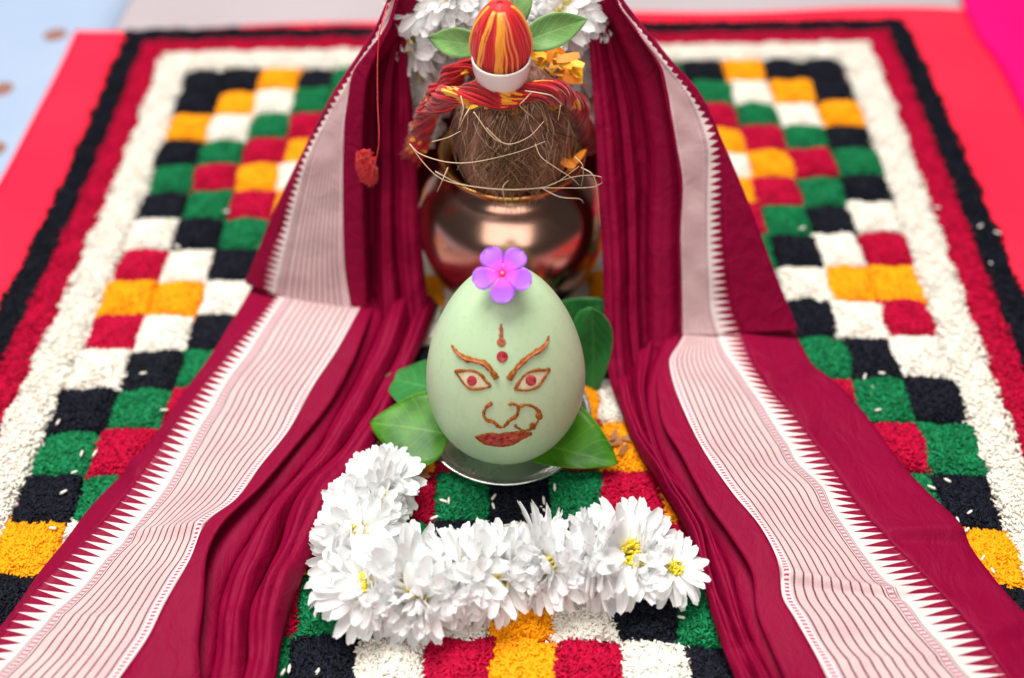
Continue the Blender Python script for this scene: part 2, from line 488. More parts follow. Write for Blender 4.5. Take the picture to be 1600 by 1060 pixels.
# loose grains
def loose(name, n, seed, boxes, mat, lab):
    r = np.random.default_rng(seed); P = []
    for (x0, y0, x1, y1, k, zz) in boxes:
        for _ in range(k):
            p = uz(r.uniform(x0, x1), r.uniform(y0, y1), zz); P.append(p)
    P = np.array(P); n = len(P)
    az = r.uniform(0, 2 * np.pi, n); el = r.normal(0, 0.2, n)
    D = np.stack([np.cos(az) * np.cos(el), np.sin(az) * np.cos(el), np.sin(el)], 1)
    V, F, kk = grains(P, D, r.uniform(0.0058, 0.0078, n), r.uniform(0.0009, 0.0012, n), 6)
    o = obj(name, V, F, mat, tint=np.repeat(r.uniform(0.2, 0.9, n), kk))
    return tag(o, lab, 'rice', kind='stuff')
loose('scattered_rice', 0, 5, [(80, 560, 300, 660, 6, .010), (60, 700, 160, 840, 8, .0095), (640, 760, 900, 830, 10, .0095), (440, 990, 580, 1055, 4, .0095),
      (1290, 560, 1400, 680, 7, .0095), (1380, 690, 1570, 820, 7, .0095), (1400, 300, 1560, 640, 9, .0055), (1480, 700, 1600, 960, 12, .0085),
      (200, 330, 420, 480, 7, .010), (1200, 300, 1300, 480, 7, .010), (1000, 960, 1130, 1050, 3, .0095)], RICE['W'], 'stray white rice grains scattered over the dark squares')

# =================================================================== COPPER POT
POT = np.array([0.0, 0.016, 0.006])
def copper():
    m = NT('copper'); co = m.coord()
    n = m.noise(26, 4, vec=co)
    c = m.mix(n, C(0.66, 0.39, 0.30), C(0.42, 0.21, 0.145))
    return m.set(c, m.math('ADD', m.math('MULTIPLY', n, 0.20), 0.13), metal=1.0)
COPPER = copper()
pot = empty('copper_pot', POT)
tag(pot, 'round polished copper pot under the coconut', 'pot')
prof = [(0.0, 0.0), (0.034, 0.0), (0.042, 0.003), (0.056, 0.014), (0.068, 0.032), (0.0745, 0.054), (0.0745, 0.074), (0.068, 0.094), (0.057, 0.107), (0.0475, 0.114), (0.0445, 0.119)]
pc = catmull(prof, 60); pc[0, 0] = 0.0003
V, F = lathe(pc, 96, POT); obj('body', V, F, COPPER, pot)
rimp = catmull([(0.0445, 0.1185), (0.046, 0.123), (0.0505, 0.128), (0.0545, 0.1295), (0.0550, 0.1315), (0.0525, 0.1325), (0.0475, 0.129), (0.0445, 0.124), (0.043, 0.112)], 36)
V, F = lathe(rimp, 96, POT); obj('rim', V, F, NT('gold_copper').set(C(0.80, 0.42, 0.14), 0.22, metal=1.0), pot)

# =================================================================== COCONUT
CO = np.array([0.0, 0.002, 0.168]); CA = np.array([0.0425, 0.046, 0.054])
def husk():
    m = NT('coconut_husk'); co = m.coord()
    n = m.noise(70, 5, 0.65, vec=m.scaled(co, (3.0, 3.0, 0.35)), dist=0.4)
    c = m.ramp(n, [(0.25, C(0.05, 0.022, 0.014)), (0.5, C(0.25, 0.12, 0.082)), (0.75, C(0.50, 0.30, 0.22))])
    m.bump(n, 0.9, 0.003)
    return m.set(c, 0.85, spec=0.15)
coconut = empty('coconut', CO - [0, 0, CA[2]])
tag(coconut, 'brown husked coconut with loose coir fibres on the pot mouth', 'coconut')
nth, nph = 48, 72
th = np.linspace(0.02, np.pi - 0.02, nth); ph = np.linspace(0, 2 * np.pi, nph, endpoint=False)
TH, PH = np.meshgrid(th, ph, indexing='ij')
rad = 1 + 0.035 * np.cos(3 * PH + 0.6) * np.sin(TH) + 0.02 * np.sin(7 * PH + 3 * TH) + 0.012 * np.sin(17 * PH + 5 * TH)
HV = CO + np.stack([CA[0] * rad * np.sin(TH) * np.cos(PH), CA[1] * rad * np.sin(TH) * np.sin(PH), CA[2] * rad * np.cos(TH)], -1).reshape(-1, 3)
HF = grid_faces(nth, nph, True)
obj('husk', HV, HF, husk(), coconut)
def fibre_mat():
    m = NT('coir_fibre'); c = m.ramp(m.attr(), [(0, C(0.10, 0.042, 0.018)), (0.5, C(0.40, 0.225, 0.12)), (1, C(0.70, 0.53, 0.37))])
    return m.set(c, 0.7, spec=0.25)
FIBRE = fibre_mat()
def coco_pt(t, p, k=1.0):
    return CO + k * np.array([CA[0] * math.sin(t) * math.cos(p), CA[1] * math.sin(t) * math.sin(p), CA[2] * math.cos(t)])
g = Geo()
for i in range(240):
    p0 = -math.pi / 2 + random.gauss(0, 0.6); t0 = random.uniform(0.25, 1.5)
    ln = random.uniform(0.35, 1.0); lean = random.gauss(0, 0.35); lift = random.uniform(0.0, 0.09) * (random.random() < 0.5)
    pts = [coco_pt(t0 + ln * s_, p0 + lean * s_ + 0.12 * math.sin(5 * s_ + i), 1.035 + lift * math.sin(math.pi * min(s_, 0.8)) + 0.01 * random.random()) for s_ in np.linspace(0, 1, 7)]
    V, F = tube_geo(pts, np.linspace(1, 0.35, 7) * random.uniform(0.00022, 0.00045), 3, False)
    g.add(V, F, random.random() ** 1.2)
tag(g.build('fibre_coat', FIBRE, coconut), kind='stuff')
g = Geo()   # knot of dark coir at the front
for i in range(170):
    p0 = -math.pi / 2 + random.gauss(0, 0.28); t0 = random.uniform(1.25, 1.75)
    a = random.uniform(0, 6.28); ln = random.uniform(0.01, 0.024)
    b = coco_pt(t0, p0, 1.01)
    d = np.array([math.cos(a) * 0.7, -0.55, math.sin(a) * 0.8 - 0.2])
    pts = [b + d * ln * s_ + np.array([0, 0, -0.006 * s_ * s_]) + 0.0015 * np.array([math.sin(4 * s_ + i), 0, math.cos(3 * s_ + i)]) * s_ for s_ in np.linspace(0, 1, 6)]
    V, F = tube_geo(pts, np.linspace(1, 0.4, 6) * 0.00035, 3, False); g.add(V, F, random.random() * 0.5)
tag(g.build('fibre_tuft', FIBRE, coconut), kind='stuff')
long_px = [
    [(640, 225), (655, 240), (690, 252), (725, 255), (765, 249), (815, 236), (852, 221)],
    [(642, 228), (662, 255), (690, 280), (740, 292), (800, 297), (860, 290), (905, 260)],
    [(680, 268), (720, 288), (790, 296), (850, 294), (925, 293), (945, 282), (930, 274), (895, 277), (855, 290)],
    [(836, 225), (845, 245), (868, 262), (893, 278), (905, 290)],
    [(898, 245), (910, 258), (911, 275), (908, 292)],
    [(908, 262), (925, 272), (932, 290), (938, 355)],
    [(848, 295), (875, 308), (905, 311), (912, 318)],
    [(795, 282), (786, 292), (788, 310), (797, 330)],
    [(675, 222), (700, 215), (720, 205)],
    [(720, 150), (724, 170), (719, 188), (716, 203)],
    [(735, 168), (726, 182), (718, 200)],
    [(830, 145), (818, 158), (812, 165), (835, 186)],
    [(820, 142), (845, 146), (862, 150), (879, 164)],
    [(876, 165), (872, 188)],
    [(700, 262), (690, 285), (683, 300)],
    [(760, 200), (790, 225), (825, 215), (850, 190)],
    [(740, 175), (770, 215), (800, 228)],
]
for k, pl in enumerate(long_px):
    yk = -0.052 if k not in (9, 10, 11, 12, 13) else -0.045
    P3 = [uy(x, y, yk - 0.006 * math.sin(3.1 * i / max(1, len(pl) - 1))) for i, (x, y) in enumerate(pl)]
    P3 = catmull(P3, 26)
    V, F = tube_geo(P3, np.linspace(1, 0.5, 26) * (0.00040 if k < 9 else 0.0005), 5, True)
    obj('fibre', V, F, FIBRE, coconut, tint=np.full(len(V), 0.75 + 0.25 * random.random()))

# =================================================================== RED-YELLOW THREAD ROPE
def thread_mat():
    m = NT('dyed_thread')
    c = m.ramp(m.attr(), [(0.0, C(0.26, 0.002, 0.006)), (0.55, C(0.50, 0.004, 0.010)), (0.75, C(0.78, 0.012, 0.016)), (0.78, C(0.92, 0.33, 0.01)), (1, C(0.95, 0.50, 0.03))])
    return m.set(c, 0.7, spec=0.2, sheen=0.3)
THREAD = thread_mat()
def rope(pts, radius, nthreads, thr, turns, seed, name, parent):
    r = np.random.default_rng(seed)
    P = catmull(pts, 90)
    T = np.gradient(P, axis=0); T /= np.linalg.norm(T, axis=1)[:, None]
    N = np.cross(T, [0.1, -0.6, 0.7]); N /= np.linalg.norm(N, axis=1)[:, None]; B = np.cross(T, N)
    s_ = np.linspace(0, 1, 90)
    cents = np.sort(r.uniform(0, 1, 13))
    geo = Geo()
    for i in range(nthreads):
        rr = radius * math.sqrt(r.uniform(0.15, 1)); a0 = r.uniform(0, 6.283)
        a = a0 + turns * 6.283 * s_ + 0.35 * np.sin(s_ * 17 + i)
        rad_ = rr * (1 + 0.14 * np.sin(s_ * 23 + i * 1.7)) * (1 + 0.22 * np.sin(s_ * 41 + 0.6))
        Q = P + rad_[:, None] * (np.cos(a)[:, None] * N + np.sin(a)[:, None] * B)
        V, F = tube_geo(Q, thr * r.uniform(0.8, 1.3), 4, False)
        tint = np.full(90, r.uniform(0, 0.7))
        # yellow dyed lengths, at the same places in neighbouring threads
        for c_ in cents:
            if math.cos(a0 - c_ * 40) > 0.45:
                tint[np.abs(s_ - c_ - r.normal(0, 0.006)) < r.uniform(0.010, 0.024)] = r.uniform(0.8, 1)
        geo.add(V, F, np.repeat(tint, 4))
    return geo.build(name, THREAD, parent)
rp = [uy(640, 250, 0.035), uy(654, 206, 0.020), uy(674, 174, 0.002), uy(700, 151, -0.022), uy(735, 147, -0.036), uy(790, 150, -0.040), uy(842, 142, -0.036), uy(874, 147, -0.020), uy(898, 166, 0.006), uy(914, 196, 0.024), uy(922, 232, 0.038)]
rope_o = rope(rp, 0.0068, 95, 0.00085, 3, 3, 'thread_rope', None)
tag(rope_o, 'thick red and yellow sacred thread rope laid over the coconut', 'thread')
rp2 = [uy(655, 225, 0.018), uy(672, 165, 0.006), uy(700, 125, 0.004), uy(722, 106, 0.006), uy(748, 100, 0.012), uy(790, 98, 0.02)]
rope2 = rope(rp2, 0.0065, 70, 0.0008, 2, 9, 'thread_rope', None)
tag(rope2, 'second thinner red thread strand running up behind the white cup', 'thread')

# =================================================================== CUP AND WRAPPED NUT
CUP = uy(784, 126, -0.029)
cup = empty('white_cup', CUP)
def rx(V, o, deg):
    a = math.radians(deg); V = V - o
    R_ = np.array([[1, 0, 0], [0, math.cos(a), -math.sin(a)], [0, math.sin(a), math.cos(a)]])
    return V @ R_.T + o
cp = catmull([(0.0003, 0.0), (0.012, 0.0), (0.0158, 0.002), (0.0182, 0.010), (0.0190, 0.019), (0.0186, 0.0196), (0.0176, 0.019), (0.0165, 0.010), (0.012, 0.004), (0.0003, 0.003)], 44)
V, F = lathe(cp, 64, CUP); V = rx(V, CUP, 6)
cupm = obj('bowl', V, F, NT('white_ceramic').set(C(0.78, 0.76, 0.73), 0.35, sss=0.15), cup)
tag(cup, 'tiny plain white cup on top of the coconut', 'cup')
NUT = CUP + np.array([0.0, 0.0015, 0.029])
nut = empty('thread_wrapped_nut', NUT - [0, 0, 0.024])
tag(nut, 'egg shaped nut wound with red and yellow thread in the white cup', 'nut')
def nut_pt(t, p, k=1.0):
    a = 0.0185 * (1 - 0.16 * math.cos(t))
    q = np.array([k * a * math.sin(t) * math.cos(p), k * a * math.sin(t) * math.sin(p), k * 0.0265 * math.cos(t)])
    return rx(np.array([q + NUT]), NUT, 8)[0]
V = np.array([nut_pt(t, p) for t in np.linspace(0.01, math.pi - 0.01, 30) for p in np.linspace(0, 2 * math.pi, 48, endpoint=False)])
RED = NT('red_thread').set(C(0.66, 0.006, 0.012), 0.55, sheen=0.2)
YEL = NT('yellow_thread').set(C(0.95, 0.42, 0.02), 0.55, sheen=0.2)
PAL = NT('orange_thread').set(C(0.92, 0.24, 0.06), 0.55, sheen=0.2)
obj('body', V, grid_faces(30, 48, True), RED, nut)
g = Geo()
for i in range(74):
    p0 = 6.283 * i / 74 + random.gauss(0, 0.03); tw = random.gauss(0, 0.12)
    V, F = tube_geo([nut_pt(t, p0 + tw * math.cos(t), 1.012) for t in np.linspace(0.12, 3.02, 22)], 0.0007, 5, False); g.add(V, F)
tag(g.build('red_thread_winding', RED, nut), kind='stuff')
for (dp, tw, w, mm) in [(-0.78, 0.20, 2, YEL), (-0.62, 0.22, 1, PAL), (-0.16, 0.05, 4, YEL), (-0.02, 0.05, 2, PAL), (0.34, -0.16, 1, PAL), (0.52, -0.18, 1, PAL), (0.16, -0.05, 1, YEL), (-1.5, 0.1, 2, YEL), (1.4, 0.1, 2, YEL), (2.6, 0.1, 3, YEL), (3.6, .1, 2, YEL)]:
    g = Geo()
    for k in range(w):
        p0 = -math.pi / 2 + dp + k * 0.062
        V, F = tube_geo([nut_pt(t, p0 * 1.0 + tw * math.cos(t) + 0.02 * math.sin(9 * t + k), 1.05) for t in np.linspace(0.42 + 0.05 * k, 2.85, 22)], 0.0008, 5, True); g.add(V, F)
    g.build('thread', mm, nut)

# =================================================================== LEAVES
def leaf_mat(name, a, b, vein):
    m = NT(name); uvn = m.n('ShaderNodeUVMap').outputs[0]
    sep = m.n('ShaderNodeSeparateXYZ'); m.link(uvn, sep.inputs[0])
    n = m.noise(38, 5, 0.6, vec=m.coord())
    c = m.ramp(n, [(0.32, a), (0.66, b)])
    av = m.math('ABSOLUTE', sep.outputs[1])
    side = m.math('FRACT', m.math('MULTIPLY', m.math('SUBTRACT', sep.outputs[0], m.math('MULTIPLY', av, 0.28)), 7.0))
    vn = m.math('LESS_THAN', side, 0.06)
    mid = m.math('LESS_THAN', av, 0.03)
    c = m.mix(m.math('MULTIPLY', m.math('MAXIMUM', vn, mid), 0.45), c, vein)
    c = m.mix(m.math('MULTIPLY', m.math('GREATER_THAN', av, 0.965), 0.6), c, vein)
    m.bump(m.math('ADD', m.math('MULTIPLY', m.math('MAXIMUM', vn, mid), -0.6), n), 0.35, 0.0012)
    return m.set(c, 0.38, spec=0.22)
LEAF = leaf_mat('betel_leaf', C(0.008, 0.070, 0.005), C(0.060, 0.22, 0.008), C(0.15, 0.31, 0.04))
LEAFD = leaf_mat('dark_leaf', C(0.012, 0.10, 0.022), C(0.03, 0.20, 0.04), C(0.12, 0.30, 0.09))
LEAFP = leaf_mat('mango_leaf', C(0.07, 0.19, 0.045), C(0.17, 0.33, 0.10), C(0.34, 0.46, 0.20))
def leaf(name, base, tip, width, normal, mat, label, shape='ovate', bend=0.0, cup=0.15, group=None, asym=0.0):
    base, tip, normal = map(lambda q: np.asarray(q, float), (base, tip, normal))
    ax = tip - base; L = np.linalg.norm(ax); ax /= L
    sd = np.cross(normal, ax); sd /= np.linalg.norm(sd); nm = np.cross(ax, sd)
    nu, nv = 22, 11; V, UV = [], []
    for i in range(nu):
        t = i / (nu - 1)
        if shape == 'ovate': w = math.sin(math.pi * min(1, t) ** 0.62) ** 0.72 * (1 - 0.15 * t)
        else: w = math.sin(math.pi * t ** 0.85) ** 0.9
        for j in range(nv):
            q = -1 + 2 * j / (nv - 1)
            ww = width / 2 * w * (1 + asym * q)
            z = bend * L * (4 * t * (1 - t)) + cup * abs(q) ** 1.3 * ww + 0.02 * L * math.sin(9 * t + 2 * q) * abs(q)
            V.append(base + ax * L * t + sd * q * ww + nm * z); UV.append((t, q))
    o = obj(name, V, grid_faces(nu, nv), mat, origin=tuple(base), uv=UV)
    solidify(o, 0.0003)
    return tag(o, label, 'leaf', group)
leaf('betel_leaf', uz(705, 680, .026), uz(578, 662, .026), 0.060, (0.05, -0.25, 1), LEAF, 'glossy green betel leaf under the fruit, reaching beneath the saree pleats', cup=0.12, bend=0.05)
leaf('betel_leaf', uz(812, 690, .022), uz(966, 726, .020), 0.056, (0.0, -0.30, 1), LEAF, 'pointed green betel leaf lying over the plate rim below the fruit', cup=0.1, bend=0.05, asym=0.45)
leaf('betel_leaf', uy(925, 480, -0.085), uy(925, 628, -0.110), 0.032, (-0.35, -1, 0.5), LEAFD, 'dark green leaf standing upright between fruit and saree', cup=0.2, bend=-0.05)
leaf('betel_leaf', uy(870, 520, -0.07), uy(950, 470, -0.06), 0.04, (0, -0.8, 0.7), LEAFD, 'dark green leaf behind the fruit at the pot base', cup=0.1)
leaf('betel_leaf', uz(690, 610, .03), uz(600, 590, .022), 0.05, (0.1, -0.1, 1), LEAFD, 'dark leaf tucked behind the fruit beside the saree pleats', cup=0.1)
nb = NUT + np.array([0, 0.014, -0.010])
leaf('mango_leaf', nb + [-0.006, 0, -0.004], uy(668, 60, 0.012), 0.019, (0, -0.9, 0.5), LEAFP, 'small pale leaf spreading from the cup toward the draped pleats with the red fluff', shape='m', bend=0.06, cup=0.25)
leaf('mango_leaf', nb + [0.008, 0, -0.004], uy(918, 30, 0.008), 0.022, (-0.1, -0.9, 0.6), LEAFP, 'long pale leaf arching from the cup over the yellow petals', shape='m', bend=0.12, cup=0.25)
leaf('mango_leaf', nb + [0.006, 0.004, 0.0], uy(812, -70, 0.02), 0.022, (0.1, -1, 0.35), LEAFP, 'green leaf standing upright behind the thread wound nut', shape='m', bend=0.02, cup=0.25)

# =================================================================== FRUIT WITH PAINTED FACE
FR = np.array([0.0, -0.159, 0.0138])
FH, FRAD = 0.153, 0.0545
LEAN = -6.0
def fprof():
    out = []
    for t in np.linspace(0, 1, 56):
        a = math.pi * (1 - t)                     # bottom -> top
        z = FH / 2 + FH / 2 * math.cos(a)
        f = z / FH
        r_ = FRAD * math.sin(a) ** 0.98 * (1.02 - 0.30 * (f - 0.36)) * (1.0 if f < .4 else 1 - 0.10 * (f - .4))
        out.append((max(r_, 0.0002), z))
    return out
V, F = lathe(fprof(), 96, FR)
ang = np.arctan2(V[:, 1] - FR[1], V[:, 0] - FR[0])
rr_ = 1 + 0.006 * np.cos(3 * ang + 0.5) + 0.004 * np.cos(5 * ang)
V[:, 0] = FR[0] + (V[:, 0] - FR[0]) * rr_; V[:, 1] = FR[1] + (V[:, 1] - FR[1]) * rr_
V = rx(V, FR, LEAN)
V = V - FR; a = math.radians(-1.0); V = np.stack([V[:, 0] * math.cos(a) - V[:, 2] * math.sin(a), V[:, 1], V[:, 0] * math.sin(a) + V[:, 2] * math.cos(a)], 1) + FR
# shift so the silhouette centre meets the plate centre line
FSH = uy(786, 590, -0.17)[0]; V[:, 0] += FSH
def fruit_mat():
    m = NT('pale_green_rind'); co = m.coord()
    n = m.noise(16, 4, vec=m.scaled(co, (1.2, 1.2, 0.5)))
    c = m.mix(n, C(0.43, 0.62, 0.37), C(0.55, 0.71, 0.49))
    n2 = m.noise(9, 3, vec=m.scaled(co, (1.0, 1.0, 0.4)))
    c = m.mix(m.math('MULTIPLY', m.math('SUBTRACT', n2, 0.35, clamp=True), 1.6), c, C(0.46, 0.64, 0.31))
    st_ = m.noise(85, 4, 0.6, vec=m.scaled(co, (1.6, 1.6, 0.10)))
    c = m.mix(m.math('MULTIPLY', m.math('SUBTRACT', st_, 0.52, clamp=True), 1.4), c, C(0.34, 0.50, 0.30))
    f = m.noise(240, 3, vec=co)
    c = m.mix(m.math('MULTIPLY', m.math('GREATER_THAN', f, 0.62), 0.14), c, C(0.30, 0.42, 0.22))
    m.bump(f, 0.08, 0.001)
    return m.set(c, 0.40, spec=0.4, sss=0.12, ssr=(1.0, 1.2, 0.6))
fruit = empty('green_fruit', FR + [FSH, 0, 0])
tag(fruit, 'pale green egg shaped fruit with a painted face standing on the steel plate', 'fruit')
obj('rind', V, F, fruit_mat(), fruit)
FB = BVHTree.FromPolygons([Vector(v) for v in V], [tuple(map(int, f)) for f in F])
def hit(bvh, px, py, off=0.0):
    d = Vector(ray(px, py)); loc, nrm, i, dist = bvh.ray_cast(Vector(CAM), d)
    if loc is None: return None, None
    if nrm.dot(d) > 0: nrm = -nrm
    return np.array(loc + nrm * off), np.array(nrm)
def paint_mat(name, a, b):
    m = NT(name); n = m.noise(330, 4, 0.65, vec=m.coord())
    return m.set(m.ramp(n, [(0.36, a), (0.64, b)]), 0.75, spec=0.08)
BROWN = paint_mat('brown_paint', C(0.19, 0.045, 0.007), C(0.38, 0.14, 0.025))
CRIM = paint_mat('crimson_paint', C(0.26, 0.006, 0.022), C(0.55, 0.10, 0.09))
RUST = paint_mat('rust_paint', C(0.36, 0.085, 0.035), C(0.50, 0.19, 0.09))
EYEW = paint_mat('cream_paint', C(0.60, 0.52, 0.33), C(0.70, 0.62, 0.42))
def stroke(name, pts, w, mat, off=0.0, closed=False, taper=(1, 1), jitter=0.25, parent=fruit):
    pts = list(pts)
    if closed: pts = pts + [pts[0]]
    P2 = catmull(pts, max(14, len(pts) * 7)); n = len(P2)
    P2 = P2 + jitter * np.stack([np.sin(np.arange(n) * 1.3), np.cos(np.arange(n) * 1.7)], 1)
    P3 = np.array([hit(FB, x, y, off)[0] for x, y in P2])
    t = np.linspace(0, 1, n)
    wid = np.interp(t, [0, 0.3, 0.7, 1], [taper[0], 1, 1, taper[1]]) * (1 + 0.16 * np.sin(t * 19 + 1) + 0.12 * np.sin(t * 47 + w))
    V, F = tube_geo(P3, wid * w / 2400.0 / 2, 7, True)
    return obj(name, V, F, mat, parent)
def patch(name, outline, mat, off, parent=fruit):
    O = catmull(list(outline) + [outline[0]], 40)[:-1]
    c = O.mean(0); V, F = [], []
    R_ = 6
    for k in range(R_):
        for q in O:
            h = hit(FB, *(c + (q - c) * (1 - k / R_)), off * (0.3 + 0.7 * min(1, k / 1.0)))[0]; V.append(h)
    V.append(hit(FB, *c, off)[0]); m = len(O)
    F = [tuple(f) for f in grid_faces(R_, m, True)] + [((R_ - 1) * m + i, (R_ - 1) * m + (i + 1) % m, R_ * m) for i in range(m)]
    return obj(name, V, F, mat, parent)
def circ(cx, cy, r): return [(cx + r * math.cos(a), cy + r * math.sin(a)) for a in np.linspace(0, 2 * math.pi, 12, endpoint=False)]
fm = stroke('forehead_mark', [(783, 506), (783, 514), (783.2, 524), (783.4, 531)], 6.0, RUST, taper=(0.35, 1.2))
patch('drop', circ(783.5, 535, 7.2), RUST, 0.0008, fm)
patch('forehead_dot', circ(784.8, 557.5, 9.0), CRIM, 0.0010)
lb = [(706, 540), (714, 550), (727.5, 560), (743, 564), (757, 568), (768, 579.6), (776, 591)]
rb = [(795.4, 592), (806.7, 576), (820, 562.6), (831.6, 553.5), (845, 545.6), (854, 534), (857.6, 525)]
for pl, tp in ((lb, (0.4, 1.1)), (rb, (1.1, 0.35))):
    e = stroke('eyebrow', pl, 8.8, BROWN, taper=tp)
    stroke('paint_core', pl[1:-1] if tp[0] < 1 else pl[1:-1], 3.4, RUST, 0.0017, parent=e)
eyes = [([(711.7, 579.6), (723, 579.6), (738.8, 579.6), (752.4, 586.4), (759, 595.4), (766, 603.3)], [(754.7, 606.7), (738.8, 607.9), (727.5, 602), (718.5, 589.8)], (737.7, 595.0, 8.0)),
        ([(804.5, 607.9), (811.3, 596.5), (822.6, 584), (838.4, 578.4), (849.7, 578.4), (858.8, 577.3)], [(849.7, 591), (840.7, 603.3), (829.4, 609), (815.8, 610)], (829.4, 594.3, 8.6))]
for up, lo, ir in eyes:
    e = patch('eye', up + lo, EYEW, 0.0003)
    stroke('eye_outline', up + lo + [up[0]], 4.6, BROWN, 0.0001, parent=e)
    patch('iris', circ(*ir), CRIM, 0.0009, e)
nose = [(769.4, 629.4), (760.3, 636), (755.8, 646.3), (760.3, 656.5), (770.5, 658.8), (779.6, 666.7), (787.5, 666.7), (795.4, 657.6), (806.7, 649.7), (810, 638.4), (806.7, 632.8), (795.4, 630.5)]
nz = stroke('nose', nose, 5.6, BROWN, jitter=0.5); stroke('paint_core', nose[:5], 2.2, RUST, 0.0010, parent=nz)
nr = stroke('nose_ring', [(810, 636), (822.6, 632.8), (836, 637.3), (844, 647.5), (838.4, 661), (829.4, 670), (815.8, 672.4), (803.3, 664.4)], 4.8, BROWN, jitter=0.4)
patch('bead', circ(841.8, 649.7, 5.6), BROWN, 0.0014, nr); patch('bead', circ(832, 665.6, 5.2), BROWN, 0.0014, nr)
lips = [(743.4, 682.5), (757, 679), (770.5, 676.9), (779.6, 679), (788.6, 676.9), (806.7, 675.7), (830.5, 677.3), (815.8, 686), (797.7, 695), (779.6, 697), (759, 693.9), (748, 687)]
lp = patch('lips', lips, CRIM, 0.0006)
stroke('lip_outline', lips + [lips[0]], 3.2, BROWN, 0.0002, parent=lp)
stroke('lip_line', [(750, 684), (765, 687), (780, 687.5), (800, 684), (822, 679)], 2.0, BROWN, 0.0009, parent=lp)

# =================================================================== PERIWINKLE FLOWER
pc_, pn = hit(FB, 784, 440, 0.004)
pn = pn * 0.55 + (CAM - pc_) / np.linalg.norm(CAM - pc_) * 0.45; pn /= np.linalg.norm(pn)
pc_ = uy(785, 428, pc_[1] - 0.006)
pe = empty('periwinkle_flower', pc_)
tag(pe, 'small purple five petalled periwinkle flower on top of the fruit', 'flower')
sx = np.cross([0, 0, 1.0], pn); sx /= np.linalg.norm(sx); sy = np.cross(pn, sx)
def petal_mat():
    m = NT('purple_petal'); uvn = m.n('ShaderNodeUVMap').outputs[0]
    sep = m.n('ShaderNodeSeparateXYZ'); m.link(uvn, sep.inputs[0])
    c = m.ramp(sep.outputs[0], [(0.0, C(0.62, 0.01, 0.24)), (0.22, C(0.62, 0.05, 0.62)), (0.5, C(0.33, 0.06, 0.70)), (1.0, C(0.38, 0.13, 0.74))])
    return m.set(c, 0.5, spec=0.3, sheen=0.2)
PUR = petal_mat()
for k in range(5):
    a = math.radians(90 + 36 + 72 * k) + random.gauss(0, 0.04)
    dx = math.cos(a) * sx + math.sin(a) * sy; dy = -math.sin(a) * sx + math.cos(a) * sy
    V, UV = [], []
    for i in range(14):
        t = i / 13
        w = 0.0074 * (0.20 + 0.80 * math.sin(math.pi / 2 * min(1, t * 1.5)) ** 1.5) * (math.sqrt(max(0, 1 - ((t - 0.62) / 0.38) ** 2)) if t > 0.62 else 1)
        w = max(w, 0.0004)
        for j in range(9):
            q = -1 + 2 * j / 8
            V.append(pc_ + dx * (0.0013 + 0.0172 * t) + dy * q * w + pn * (0.0020 * t - 0.0030 * t * t * (1 if k in (2, 3) else 0.5) + 0.0010 * q * q * t)); UV.append((t, q))
    o = obj('petal', V, grid_faces(14, 9), PUR, pe, uv=UV); solidify(o, 0.0004)
V, F = lathe([(0.0002, 0.0012), (0.0012, 0.0013), (0.0022, 0.0004), (0.0026, -0.0006)], 18)
V = pc_ + V[:, :1] * sx + V[:, 1:2] * sy + V[:, 2:] * pn
obj('flower_eye', V, F, NT('pink_eye').set(C(0.72, 0.015, 0.16), 0.5), pe)
V, F = lathe([(0.0001, 0.0021), (0.0006, 0.0019), (0.0008, 0.0012)], 12)
V = pc_ + V[:, :1] * sx + V[:, 1:2] * sy + V[:, 2:] * pn
obj('stigma', V, F, NT('pale_stigma').set(C(0.85, 0.45, 0.55), 0.5), pe)

# =================================================================== STEEL PLATE
PL = np.array([FSH + 0.001, -0.140, 0.0])
plate = empty('steel_plate', PL + [0, 0, 0.008])
tag(plate, 'small round steel plate under the green fruit', 'plate')
pp = catmull([(0.0003, 0.0125), (0.040, 0.0125), (0.052, 0.0145), (0.0595, 0.0195), (0.0612, 0.0202), (0.0617, 0.0193), (0.058, 0.0155), (0.050, 0.0115), (0.040, 0.0100), (0.0003, 0.0100)], 56)
V, F = lathe(pp, 96, PL)
m = NT('steel'); n = m.noise(60, 3, vec=m.coord())
obj('dish', V, F, m.set(C(0.62, 0.66, 0.64), m.math('ADD', m.math('MULTIPLY', n, 0.2), 0.18), metal=1.0), plate)
V, F = tube_geo(np.array([[PL[0] + 0.0612 * math.cos(a), PL[1] + 0.0612 * math.sin(a), PL[2] + 0.0201] for a in np.linspace(0, 2 * math.pi, 96)]), 0.0009, 8, False)
obj('rim', V, F, NT('steel_rim').set(C(0.78, 0.80, 0.78), 0.2, metal=1.0), plate)

